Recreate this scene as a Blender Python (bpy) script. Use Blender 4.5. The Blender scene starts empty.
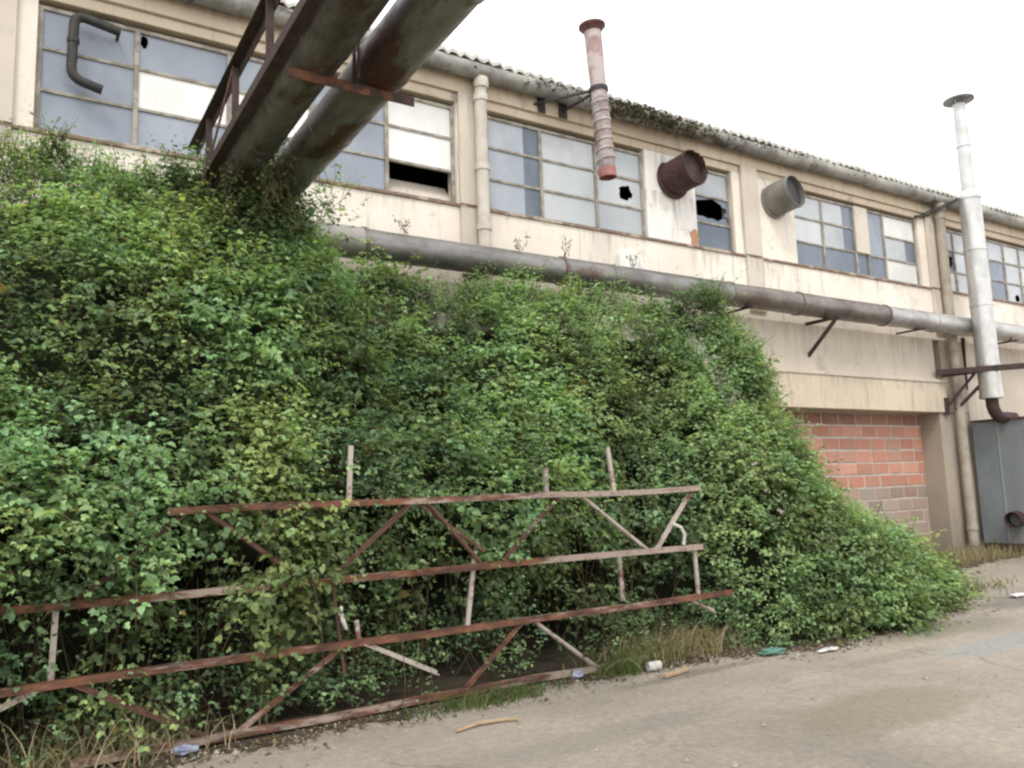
import bpy, math, random
import numpy as np
from mathutils import Vector, Matrix
random.seed(7)
rng = np.random.default_rng(11)
S = bpy.context.scene
COL = S.collection
PI = math.pi

# ------------------------------------------------------------------ materials
def nodes_of(name):
    m = bpy.data.materials.new(name); m.use_nodes = True
    nt = m.node_tree; nt.nodes.clear()
    out = nt.nodes.new('ShaderNodeOutputMaterial')
    return m, nt, out

class NG:
    """tiny helper around a node tree"""
    def __init__(s, nt): s.nt = nt; s.tc = None
    def n(s, typ, **kw):
        nd = s.nt.nodes.new(typ)
        for k, v in kw.items(): setattr(nd, k, v)
        return nd
    def l(s, a, b): s.nt.links.new(a, b)
    def coord(s, scale=(1, 1, 1), loc=(0, 0, 0)):
        if s.tc is None: s.tc = s.n('ShaderNodeTexCoord')
        mp = s.n('ShaderNodeMapping')
        mp.inputs['Scale'].default_value = scale; mp.inputs['Location'].default_value = loc
        s.l(s.tc.outputs['Object'], mp.inputs['Vector'])
        return mp.outputs['Vector']
    def noise(s, scale, detail=4, rough=.55, stretch=(1, 1, 1), loc=(0, 0, 0), dist=0.):
        t = s.n('ShaderNodeTexNoise')
        t.inputs['Scale'].default_value = scale; t.inputs['Detail'].default_value = detail
        t.inputs['Roughness'].default_value = rough; t.inputs['Distortion'].default_value = dist
        s.l(s.coord(stretch, loc), t.inputs['Vector'])
        return t.outputs['Fac']
    def ramp(s, fac, a, b, va=0., vb=1.):
        r = s.n('ShaderNodeMapRange'); r.clamp = True; r.interpolation_type = 'SMOOTHSTEP'
        r.inputs['From Min'].default_value = a; r.inputs['From Max'].default_value = b
        r.inputs['To Min'].default_value = va; r.inputs['To Max'].default_value = vb
        s.l(fac, r.inputs['Value']); return r.outputs['Result']
    def mix(s, fac, a, b, blend='MIX'):
        m = s.n('ShaderNodeMix', data_type='RGBA', blend_type=blend)
        for sock, v in ((m.inputs[0], fac), (m.inputs[6], a), (m.inputs[7], b)):
            if isinstance(v, (int, float)): sock.default_value = v
            elif isinstance(v, tuple): sock.default_value = (*v, 1) if len(v) == 3 else v
            else: s.l(v, sock)
        return m.outputs[2]
    def math(s, op, a, b=0.):
        m = s.n('ShaderNodeMath', operation=op)
        for i, v in enumerate((a, b)):
            if isinstance(v, (int, float)): m.inputs[i].default_value = v
            else: s.l(v, m.inputs[i])
        return m.outputs[0]
    def axis(s, i):
        sp = s.n('ShaderNodeSeparateXYZ'); s.l(s.coord(), sp.inputs[0]); return sp.outputs[i]
    def bsdf(s, out, color, rough=.8, metal=0., bump=None, bstr=.3, bdist=.01, spec=.3):
        p = s.n('ShaderNodeBsdfPrincipled')
        for k, v in (('Base Color', color), ('Roughness', rough), ('Metallic', metal)):
            if isinstance(v, (int, float)): p.inputs[k].default_value = v
            elif isinstance(v, tuple): p.inputs[k].default_value = (*v, 1)
            else: s.l(v, p.inputs[k])
        p.inputs['Specular IOR Level'].default_value = spec
        if bump is not None:
            b = s.n('ShaderNodeBump'); b.inputs['Strength'].default_value = bstr; b.inputs['Distance'].default_value = bdist
            s.l(bump, b.inputs['Height']); s.l(b.outputs[0], p.inputs['Normal'])
        s.l(p.outputs[0], out.inputs['Surface'])
        return p

def m_plaster(name, base, dirt, stain, dark_low=None, amt=1., grime=()):
    m, nt, out = nodes_of(name); g = NG(nt)
    big = g.ramp(g.noise(.7, 5, .6), .35, .7)
    c = g.mix(g.math('MULTIPLY', big, .55 * amt), base, dirt)
    streak = g.ramp(g.noise(3.2, 5, .6, (2.2, 2.2, .22)), .52, .78)
    c = g.mix(g.math('MULTIPLY', streak, .6 * amt), c, stain)
    blot = g.ramp(g.noise(4.5, 6, .7), .6, .75)
    c = g.mix(g.math('MULTIPLY', blot, .35 * amt), c, stain)
    if dark_low:
        z = g.axis(2)
        k = g.ramp(g.math('ADD', z, g.math('MULTIPLY', g.noise(1.5), 1.2)), dark_low[0], dark_low[1], .75, 0.)
        c = g.mix(k, c, stain)
    for zl, ln in grime:            # run-off streaks below ledges
        zz = g.axis(2)
        fall = g.math('MULTIPLY', g.ramp(zz, zl - ln, zl), g.math('LESS_THAN', zz, zl + .002))
        st = g.ramp(g.noise(5.5, 6, .7, (1.6, 1.6, .12), (zl, 0, 0)), .40, .68)
        c = g.mix(g.math('MULTIPLY', g.math('MULTIPLY', fall, st), g.ramp(g.noise(.8, 4, .6, (1, 1, .2), (zl, 3, 0)), .38, .66, .05, .9)), c, stain)
    peel = g.noise(1.9, 7, .72, (1, 1, 1.3), (9, 2, 4))
    c = g.mix(g.ramp(peel, .585, .605, 0, .5 * amt), c, tuple(min(1, v * .80 + .05) for v in dirt))
    crack = g.n('ShaderNodeTexVoronoi', feature='DISTANCE_TO_EDGE'); crack.inputs['Scale'].default_value = .8
    g.l(g.coord((1, 1, .6)), crack.inputs['Vector'])
    ck = g.ramp(crack.outputs['Distance'], 0., .007, .35, 0.)
    ck = g.math('MULTIPLY', ck, g.ramp(g.noise(1.1), .52, .62))
    c = g.mix(ck, c, (.12, .1, .08))
    g.bsdf(out, c, .92, 0, g.noise(35, 5, .7), .35, .01, .15)
    return m

def m_rust(name, a=(.17, .07, .035), b=(.07, .035, .025), c3=(.28, .24, .21), pale=.5, gx=None, rough=.8):
    m, nt, out = nodes_of(name); g = NG(nt)
    c = g.mix(g.ramp(g.noise(9, 6, .7), .35, .7), a, b)
    pk = g.noise(2.3, 6, .72, (1.6, 1.6, 1.6), (3, 1, 2))
    if gx: pk = g.math('ADD', pk, g.ramp(g.axis(0), gx[0], gx[1], 0., gx[2]))
    c = g.mix(g.ramp(pk, pale, pale + .1), c, c3)
    c = g.mix(g.ramp(g.noise(40, 3, .6), .55, .75, 0, .5), c, b)
    g.bsdf(out, c, rough, .0, g.noise(55, 4, .7), .4, .004, .3)
    return m

def m_rail(name, gx=None):
    m, nt, out = nodes_of(name); g = NG(nt)
    c = g.mix(g.ramp(g.noise(6, 6, .75, (.5, 2, 2)), .38, .62), (.215, .095, .057), (.07, .04, .031))
    pk = g.noise(2.6, 7, .75, (.55, 2.5, 3.2), (3, 1, 2))
    if gx: pk = g.math('ADD', pk, g.ramp(g.axis(0), gx[0], gx[1], 0., gx[2]))
    c = g.mix(g.ramp(pk, .49, .62, 0, .9), c, (.36, .29, .24))
    c = g.mix(g.ramp(g.noise(30, 5, .75, (.6, 1, 1)), .52, .66, 0, .8), c, (.11, .052, .034))
    g.bsdf(out, c, .85, 0, g.noise(60, 5, .75), .6, .004, .2)
    return m

def m_metal(name, a, b, rough=.45, metal=.7, stretch=(1, 1, 1), rust=None, rustamt=.62):
    m, nt, out = nodes_of(name); g = NG(nt)
    c = g.mix(g.ramp(g.noise(2.2, 6, .65, stretch), .35, .68), a, b)
    if rust:
        c = g.mix(g.ramp(g.noise(1.7, 6, .72, stretch, (5, 2, 1)), rustamt, rustamt + .12), c, rust)
    r = g.ramp(g.noise(6, 4), .3, .7, rough - .1, rough + .18)
    g.bsdf(out, c, r, metal, g.noise(14, 4, .6), .15, .006, .4)
    return m

def m_plain(name, a, b=None, rough=.7, scale=6, metal=0., spec=.3):
    m, nt, out = nodes_of(name); g = NG(nt)
    b = b or tuple(x * .7 for x in a)
    c = g.mix(g.ramp(g.noise(scale, 5, .65), .35, .7), a, b)
    g.bsdf(out, c, rough, metal, g.noise(scale * 5, 3), .15, .004, spec)
    return m

def m_pane(name, a, b, rough=.22):
    m, nt, out = nodes_of(name); g = NG(nt)
    c = g.mix(g.ramp(g.noise(1.3, 4, .6, (1, 1, .6)), .35, .7), a, b)
    c = g.mix(g.ramp(g.noise(1.1, 3, .5, (1, 1, 1), (4, 4, 4)), .5, .68, 0, .45), c, tuple(.6 * x for x in a))  # painted dark blotches stand in for the dim room behind
    dirt = g.ramp(g.noise(6, 6, .75, (1, 1, .35)), .5, .75, 0, .6)
    c = g.mix(dirt, c, tuple(.75 * x + .03 for x in a))
    oi = g.n('ShaderNodeObjectInfo'); c = g.mix(1., c, g.mix(oi.outputs['Random'], (.80, .81, .82), (1.13, 1.12, 1.10)), 'MULTIPLY')
    g.bsdf(out, c, g.ramp(g.noise(5), .3, .7, rough, rough + .2), 0, g.noise(2.0, 2), .08, .02, .5)
    return m

def m_leaf(name, trans=.42):
    m, nt, out = nodes_of(name); g = NG(nt)
    at = g.n('ShaderNodeAttribute', attribute_name='tint')
    c = at.outputs['Color']
    p = g.n('ShaderNodeBsdfPrincipled'); p.inputs['Roughness'].default_value = .65
    p.inputs['Specular IOR Level'].default_value = .18
    t = g.n('ShaderNodeBsdfTranslucent')
    g.l(c, p.inputs['Base Color'])
    g.l(g.mix(1., c, (1.3, 1.35, .6), 'MULTIPLY'), t.inputs['Color'])
    mx = g.n('ShaderNodeMixShader'); mx.inputs[0].default_value = trans
    g.l(p.outputs[0], mx.inputs[1]); g.l(t.outputs[0], mx.inputs[2]); g.l(mx.outputs[0], out.inputs['Surface'])
    return m

def m_attr(name, rough=.9, spec=.2, grime=(.36, .29, .24)):
    m, nt, out = nodes_of(name); g = NG(nt)
    at = g.n('ShaderNodeAttribute', attribute_name='tint')
    c = g.mix(g.ramp(g.noise(5, 6, .7), .45, .75, 0, .6), at.outputs['Color'], grime)
    g.bsdf(out, c, rough, 0, g.noise(30, 4, .7), .4, .006, spec)
    return m

M = {}
M['cream'] = m_plaster('cream_plaster', (.80, .73, .635), (.62, .545, .455), (.33, .285, .235), amt=1.15, grime=((5.352, .45), (6.98, .35)))
M['pilaster'] = m_plaster('pilaster_plaster', (.60, .535, .455), (.47, .41, .34), (.27, .235, .195), amt=1.1, grime=((6.98, .5), (5.36, .4)))
M['lintel'] = m_plaster('lintel_plaster', (.62, .52, .40), (.48, .405, .31), (.25, .215, .18), amt=1.2, grime=((7.25, .22), (3.41, .3)))
M['lower'] = m_plaster('lower_plaster', (.575, .505, .415), (.44, .385, .315), (.26, .225, .19), dark_low=(.3, 2.2), amt=1.1, grime=((4.30, .6),))
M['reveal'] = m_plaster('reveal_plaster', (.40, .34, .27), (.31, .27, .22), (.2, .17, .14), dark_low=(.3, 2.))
M['white_plaster'] = m_plaster('white_plaster', (.78, .755, .71), (.64, .59, .52), (.2, .17, .145), amt=1.2, grime=((6.2, .5),))
M['sill'] = m_rust('sill_tile', (.24, .16, .12), (.15, .11, .085), (.42, .35, .28), .5)
M['concrete'] = m_plain('weathered_concrete', (.33, .30, .26), (.2, .18, .15), .95, 3)
M['frame'] = m_rust('window_steel', (.27, .24, .2), (.19, .165, .135), (.36, .33, .28), .45)
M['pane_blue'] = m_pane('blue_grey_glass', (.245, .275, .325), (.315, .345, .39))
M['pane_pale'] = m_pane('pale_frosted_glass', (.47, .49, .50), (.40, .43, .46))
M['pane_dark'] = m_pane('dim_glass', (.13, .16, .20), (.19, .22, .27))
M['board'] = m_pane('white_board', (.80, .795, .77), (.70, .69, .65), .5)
M['gutter'] = m_metal('weathered_gutter', (.36, .345, .31), (.16, .15, .135), .9, .0, (.8, 1, 1), (.065, .06, .048), .52)
M['roof'] = m_metal('corrugated_cement', (.55, .53, .48), (.36, .345, .30), .95, .0, (1, 1, 1), (.14, .135, .10), .62)
M['downpipe'] = m_plain('painted_downpipe', (.58, .54, .47), (.44, .40, .34), .7, 3)
M['brownpipe'] = m_plain('dull_downpipe', (.42, .37, .30), (.29, .25, .2), .75, 3)
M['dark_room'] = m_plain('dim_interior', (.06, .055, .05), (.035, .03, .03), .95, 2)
M['rust'] = m_rust('rusty_steel', (.15, .075, .05), (.06, .037, .03), (.30, .24, .2), .58)
M['rust_dark'] = m_rust('dark_rusty_steel', (.075, .045, .038), (.03, .024, .024), (.11, .08, .065), .6)
M['rust_orange'] = m_rust('orange_rust', (.21, .092, .055), (.065, .04, .034), (.055, .045, .042), .47)
M['rail'] = m_rail('fence_rail_paint')
M['rail_end'] = m_rail('fence_rail_pale_end', (3.7, 4.1, .20))
M['pale_bar'] = m_rust('pale_pink_bar', (.20, .095, .065), (.12, .07, .05), (.43, .37, .32), .39)
M['bridge_pipe'] = m_metal('bridge_pipe_skin', (.215, .185, .178), (.075, .062, .06), .4, .45, (1.4, .6, 1.4), (.09, .045, .034), .5)
M['bridge_pipe_b'] = m_metal('bridge_pipe_skin_grey', (.27, .245, .238), (.095, .08, .077), .4, .45, (1.4, .5, 1.4), (.10, .045, .036), .5)
M['pipe_end'] = m_metal('pipe_end_grey', (.34, .32, .29), (.24, .22, .2), .5, .3, (1, 1, 1))
M['pipe_grey'] = m_metal('pipe_worn_grey', (.26, .25, .235), (.12, .112, .105), .36, .55, (.5, 1, 1), (.14, .095, .07), .57)
M['pipe_rust'] = m_metal('pipe_brown', (.24, .215, .19), (.11, .088, .075), .36, .55, (.5, 1, 1), (.13, .075, .05), .55)
M['pipe_silver'] = m_metal('pipe_silver', (.56, .55, .53), (.33, .315, .295), .36, .7, (.5, 1, 1), (.2, .15, .12), .6)
M['stack'] = m_metal('stack_galvanised', (.62, .61, .59), (.44, .43, .41), .38, .7, (1, 1, .5), (.4, .36, .32), .68)
M['stack_top'] = m_metal('stack_pale', (.60, .595, .585), (.50, .49, .475), .45, .45)
M['cap'] = m_metal('cap_grey', (.24, .24, .24), (.15, .15, .15), .5, .5)
M['duct_rust'] = m_rust('duct_rust', (.085, .045, .038), (.04, .025, .023), (.15, .075, .05), .64)
M['duct_grey'] = m_metal('duct_grey', (.29, .28, .255), (.18, .17, .15), .55, .4, (1, 1, 1), (.16, .1, .07), .68)
M['flue_red'] = m_plain('flue_red', (.36, .17, .15), (.27, .11, .09), .7, 9)
M['flue_dark'] = m_plain('flue_dull_red', (.15, .06, .06), (.09, .04, .04), .6, 9)
M['flue_pink'] = m_rust('flue_faded_pink', (.40, .28, .26), (.27, .18, .17), (.46, .40, .385), .47)
M['flue_grey'] = m_rust('flue_grey', (.30, .25, .24), (.19, .16, .155), (.38, .34, .325), .5)
M['black'] = m_plain('black_paint', (.03, .03, .03), (.05, .045, .04), .6, 8)
M['shed'] = m_metal('blue_grey_sheet', (.255, .28, .295), (.205, .23, .245), .5, .15, (1, 1, .3), (.24, .20, .16), .57)
M['brick'] = m_attr('hollow_brick')
M['mortar'] = m_plain('mortar', (.52, .46, .40), (.40, .35, .30), .95, 5)
M['brick_patch'] = m_plain('exposed_brick', (.50, .26, .15), (.38, .2, .12), .9, 10)
M['leaf'] = m_leaf('bramble_leaf')
M['straw'] = m_leaf('grass_blade', .25)
M['stem'] = m_plain('bramble_cane', (.10, .065, .04), (.06, .06, .03), .8, 12)
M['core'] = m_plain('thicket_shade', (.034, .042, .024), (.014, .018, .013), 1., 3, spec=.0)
M['cup'] = m_plain('white_litter', (.66, .64, .60), (.48, .46, .42), .7, 12)
M['blue_litter'] = m_plain('blue_litter', (.22, .25, .38), (.42, .44, .48), .6, 14)
M['teal'] = m_plain('teal_plastic', (.10, .25, .20), (.12, .19, .14), .7, 14)
M['wood'] = m_plain('dry_wood', (.42, .30, .19), (.28, .2, .13), .85, 9)
M['pebble'] = m_attr('pebbles', .95)

# ground
def m_ground():
    m, nt, out = nodes_of('dusty_concrete_yard'); g = NG(nt)
    c = g.mix(g.ramp(g.noise(.55, 6, .6), .35, .68), (.385, .332, .268), (.28, .245, .203))
    c = g.mix(g.ramp(g.noise(1.6, 6, .65, (1, 1.6, 1), (4, 7, 0)), .5, .72, 0, .7), c, (.40, .345, .28))
    c = g.mix(g.ramp(g.noise(5.5, 7, .75, (1, 1, 1), (1, 9, 0)), .52, .72, 0, .55), c, (.19, .165, .135))
    # mossy and wet patches where they lie in the yard
    def patch(cx, cy, rx, ry, col, k, c):
        v = g.n('ShaderNodeVectorMath', operation='LENGTH')
        mp = g.n('ShaderNodeMapping'); mp.vector_type = 'POINT'
        mp.inputs['Location'].default_value = (-cx / rx, -cy / ry, 0); mp.inputs['Scale'].default_value = (1 / rx, 1 / ry, 0)
        g.l(g.tc.outputs['Object'], mp.inputs['Vector']); g.l(mp.outputs[0], v.inputs[0])
        d = g.math('ADD', v.outputs['Value'], g.math('MULTIPLY', g.noise(2.4, 8, .78, (1, 1, 1), (cx, cy, 0)), 1.7))
        return g.mix(g.ramp(d, 1.25, 1.75, k, 0), c, col)
    c = patch(5.2, 3.6, 1.3, .55, (.235, .205, .14), .75, c)
    c = patch(7.9, 4.2, 1.5, .30, (.30, .31, .295), .75, c)
    c = patch(6.6, 4.5, 1.2, .16, (.25, .22, .17), .6, c)
    c = patch(3.2, 4.3, 1.5, .25, (.25, .225, .19), .6, c)
    c = patch(8.2, 4.9, 1.6, .35, (.22, .205, .14), .7, c)
    c = patch(11.5, 5.3, 2.6, .6, (.13, .125, .105), .75, c)
    c = patch(10.3, 3.5, 2.6, .5, (.38, .35, .30), .6, c)
    c = patch(4.9, 5.15, 1.2, .12, (.14, .12, .1), .6, c)
    c = g.mix(g.ramp(g.noise(17, 7, .8, (1, 1, 1), (8, 1, 1)), .42, .62, .35, 0), c, (.15, .13, .11))
    sp = g.noise(60, 3, .6)
    c = g.mix(g.ramp(sp, .58, .72, 0, .6), c, (.45, .42, .37))
    c = g.mix(g.ramp(g.noise(85, 2, .6, (1, 1, 1), (3, 3, 3)), .62, .72, 0, .6), c, (.1, .09, .08))
    crack = g.n('ShaderNodeTexVoronoi', feature='DISTANCE_TO_EDGE'); crack.inputs['Scale'].default_value = .35
    wob = g.n('ShaderNodeVectorMath', operation='ADD')
    nz = g.n('ShaderNodeTexNoise'); nz.inputs['Scale'].default_value = 2.; nz.inputs['Detail'].default_value = 5
    g.l(g.coord(), nz.inputs['Vector']); sc = g.n('ShaderNodeVectorMath', operation='SCALE'); sc.inputs['Scale'].default_value = .5
    g.l(nz.outputs['Color'], sc.inputs[0]); g.l(g.coord(), wob.inputs[0]); g.l(sc.outputs[0], wob.inputs[1])
    g.l(wob.outputs[0], crack.inputs['Vector'])
    ck = g.math('MULTIPLY', g.ramp(crack.outputs['Distance'], 0., .010, .45, 0.), g.ramp(g.noise(.5), .48, .58))
    c = g.mix(ck, c, (.1, .09, .075))
    h = g.math('ADD', g.noise(26, 6, .75), g.math('MULTIPLY', g.noise(2.5, 4), 1.5))
    r = g.ramp(g.noise(.8, 6, .6, (1, 1, 1), (2, 5, 0)), .36, .58, .50, .95)
    g.bsdf(out, c, r, 0, h, .5, .018, .25)
    return m
M['ground'] = m_ground()
def m_soil():
    m, nt, out = nodes_of('dry_soil'); g = NG(nt)
    c = g.mix(g.ramp(g.noise(3, 7, .7), .35, .7), (.12, .095, .07), (.055, .045, .033))
    c = g.mix(g.ramp(g.noise(22, 5, .75), .55, .72, 0, .7), c, (.22, .18, .13))
    g.bsdf(out, c, .97, 0, g.noise(18, 6, .75), .8, .03, .1)
    return m
M['soil'] = m_soil()

# ------------------------------------------------------------------ mesh helpers
class MB:
    def __init__(s): s.v = []; s.f = []; s.c = []
    def add(s, vs, fs, col=None):
        o = len(s.v); s.v += [tuple(v) for v in vs]; s.f += [tuple(i + o for i in f) for f in fs]
        s.c += [col or (1, 1, 1)] * len(fs); return s
    def box(s, x0, x1, y0, y1, z0, z1, col=None):
        vs = [(x, y, z) for z in (z0, z1) for y in (y0, y1) for x in (x0, x1)]
        return s.add(vs, [(0, 2, 3, 1), (4, 5, 7, 6), (0, 1, 5, 4), (2, 6, 7, 3), (0, 4, 6, 2), (1, 3, 7, 5)], col)
    def bar(s, a, b, w, h, up=(0, 0, 1), col=None):
        a, b = Vector(a), Vector(b); d = (b - a).normalized(); up = Vector(up)
        if abs(d.dot(up)) > .98: up = Vector((0, 1, 0))
        sx = d.cross(up).normalized() * (w / 2); sy = sx.cross(d).normalized() * (h / 2)
        vs = [p + i * sx + j * sy for p in (a, b) for i, j in ((-1, -1), (1, -1), (1, 1), (-1, 1))]
        return s.add(vs, [(0, 1, 2, 3), (7, 6, 5, 4), (0, 4, 5, 1), (1, 5, 6, 2), (2, 6, 7, 3), (3, 7, 4, 0)], col)
    def angle(s, a, b, w, t, up=(0, 0, 1), sign=1):
        """L section: two thin legs"""
        a, b = Vector(a), Vector(b); d = (b - a).normalized(); u = Vector(up)
        if abs(d.dot(u)) > .98: u = Vector((1, 0, 0))
        sx = d.cross(u).normalized(); sy = sx.cross(d).normalized()
        o1 = sy * (w / 2 - t / 2); s.bar(a + o1, b + o1, w, t, sy)
        o2 = sx * (sign * (w / 2 - t / 2)) - sy * (t / 2 + .001); s.bar(a + o2, b + o2, t, w - t, sy)
        return s
    def tube(s, pts, r, n=16, cap=True, col=None, wob=0.):
        pts = [Vector(p) for p in pts]; k = len(pts)
        rs = r if isinstance(r, (list, tuple)) else [r] * k
        o = len(s.v); ref = None
        for i, p in enumerate(pts):
            t = (pts[min(i + 1, k - 1)] - pts[max(i - 1, 0)]).normalized()
            if ref is None:
                ref = Vector((0, 0, 1)) if abs(t.z) < .9 else Vector((1, 0, 0))
            ref = (ref - t * ref.dot(t)).normalized(); bn = t.cross(ref)
            for j in range(n):
                a = 2 * PI * j / n
                rr = rs[i] * (1 + (random.uniform(-wob, wob) if wob else 0))
                s.v.append(tuple(p + ref * (rr * math.cos(a)) + bn * (rr * math.sin(a))))
        for i in range(k - 1):
            for j in range(n):
                q = (j + 1) % n
                s.f.append((o + i * n + j, o + i * n + q, o + (i + 1) * n + q, o + (i + 1) * n + j)); s.c.append(col or (1, 1, 1))
        if cap:
            s.f.append(tuple(o + j for j in reversed(range(n)))); s.f.append(tuple(o + (k - 1) * n + j for j in range(n))); s.c += [col or (1, 1, 1)] * 2
        return s
    def hollow(s, a, b, r, t=.012, n=28, jag=0.):
        """open pipe with wall thickness, the free end at b"""
        a, b = Vector(a), Vector(b); d = (b - a).normalized()
        ref = Vector((0, 0, 1)) if abs(d.z) < .9 else Vector((1, 0, 0))
        ref = (ref - d * ref.dot(d)).normalized(); bn = d.cross(ref)
        o = len(s.v)
        jg = [random.uniform(-jag, jag) for _ in range(n)]
        for rad, p, e in ((r, a, 0), (r, b, 1), (r - t, b, 1), (r - t, a, 0)):
            for j in range(n):
                q = 2 * PI * j / n
                s.v.append(tuple(p + d * (jg[j] * e) + ref * (rad * math.cos(q)) + bn * (rad * math.sin(q))))
        for i in range(3):
            for j in range(n):
                k = (j + 1) % n
                s.f.append((o + i * n + j, o + i * n + k, o + (i + 1) * n + k, o + (i + 1) * n + j)); s.c.append((1, 1, 1))
        return s
    def ring(s, c, d, r0, r1, w, n=24):
        """collar: band of width w around axis d"""
        c, d = Vector(c), Vector(d).normalized()
        s.hollow(c - d * w / 2, c + d * w / 2, r1, r1 - r0, n)
        a = c - d * w / 2; o = len(s.v) - 4 * n
        for j in range(n):
            k = (j + 1) % n; s.f.append((o + j, o + 3 * n + j, o + 3 * n + k, o + k)); s.c.append((1, 1, 1))
        return s
    def build(s, name, mat, parent=None, smooth=False, bevel=0., colors=False):
        me = bpy.data.meshes.new(name); me.from_pydata(s.v, [], s.f)
        if colors:
            at = me.attributes.new('tint', 'FLOAT_COLOR', 'FACE')
            at.data.foreach_set('color', np.array([(*c, 1) for c in s.c], 'f').ravel())
        me.materials.append(mat); me.update()
        if smooth:
            me.shade_smooth() if hasattr(me, 'shade_smooth') else me.polygons.foreach_set('use_smooth', [True] * len(me.polygons))
            me.set_sharp_from_angle(angle=math.radians(40))
        o = bpy.data.objects.new(name, me); COL.objects.link(o)
        if bevel:
            b = o.modifiers.new('bevel', 'BEVEL'); b.width = bevel; b.segments = 2; b.limit_method = 'ANGLE'; b.angle_limit = math.radians(50)
        if parent: attach(o, parent)
        return o

def attach(o, parent):
    o.parent = parent
    w = Vector((0, 0, 0)); p = parent
    while p: w += Vector(p.location); p = p.parent
    o.location = -w            # meshes are written in yard coordinates

def tag(o, label=None, cat=None, group=None, kind=None):
    for k, v in (('label', label), ('category', cat), ('group', group), ('kind', kind)):
        if v: o[k] = v
    return o
def thing(name, loc, label, cat, group=None):
    o = bpy.data.objects.new(name, None); COL.objects.link(o); o.location = loc
    o.empty_display_size = .2
    return tag(o, label, cat, group)

# ------------------------------------------------------------------ setting: yard and soil
g = MB(); g.add([(-150, -150, 0), (150, -150, 0), (150, 150, 0), (-150, 150, 0)], [(0, 1, 2, 3)])
tag(g.build('ground', M['ground']), kind='structure')
edge = [(-8, 5.45), (1, 5.42), (2.5, 5.5), (4.2, 5.52), (5.2, 5.45), (6, 5.25), (6.4, 5.02), (8, 5.2), (9.6, 5.5), (10.6, 5.9), (11.6, 6.7), (13, 7.5), (15, 7.9), (22, 8.2)]
ex = np.linspace(-8, 22, 600)
ey = np.interp(ex, [e[0] for e in edge], [e[1] for e in edge]) + .05 * np.sin(ex * 7.1) + .035 * np.sin(ex * 17.3 + 1) + .02 * np.sin(ex * 41)
vs = []; fs = []
for i, (x, y) in enumerate(zip(ex, ey)):
    vs += [(x, y, .005), (x, 9.6, .005)]
    if i: fs.append((2 * i - 2, 2 * i, 2 * i + 1, 2 * i - 1))
tag(MB().add(vs, fs).build('soil', M['soil']), kind='structure')

# ------------------------------------------------------------------ factory building
W = 9.1                                  # face of the wall
fb = thing('factory_building', (8, W, 0), 'long two storey cream factory with steel windows and corrugated roof behind the brambles', 'building')
# upper storey walls
PILX = [-5.85, -.35, 5.15, 10.65, 16.15, 21.65]
def window(x0, x1, panels, z0=5.40, z1=6.80, rows=3, skip_mid=None):
    """panels: list of (x0, x1, [material key bottom..top])"""
    wf = MB()
    yf = W + .10
    wf.box(x0, x1, yf - .03, yf + .03, z0, z0 + .045); wf.box(x0, x1, yf - .03, yf + .03, z1 - .045, z1)
    zs = [z0 + (z1 - z0) * i / rows for i in range(rows + 1)]
    xs = sorted({round(p[0], 3) for p in panels} | {round(panels[-1][1], 3)})
    for x in xs:
        xa = min(max(x, x0 + .025), x1 - .025)
        wf.box(xa - .025, xa + .025, yf - .033, yf + .027, z0 + .045, z1 - .045)
    for p in panels:
        for i in range(1, rows):
            if len(p[2]) > i and p[2][i] == 'join': continue
            wf.box(p[0] + .025, p[1] - .025, yf - .024, yf + .02, zs[i] - .018, zs[i] + .018)
    f = wf.build('window', M['frame'], fb, bevel=.004)
    for p in panels:
        i = 0
        while i < rows:
            k = p[2][i]; j = i + 1
            while j < rows and p[2][j] == 'join': j += 1
            a, b, c, d = p[0] + .005, p[1] - .005, zs[i] + .005, zs[j] - .005
            pane(f, k, a, b, c, d, yf); i = j
    return f

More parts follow.
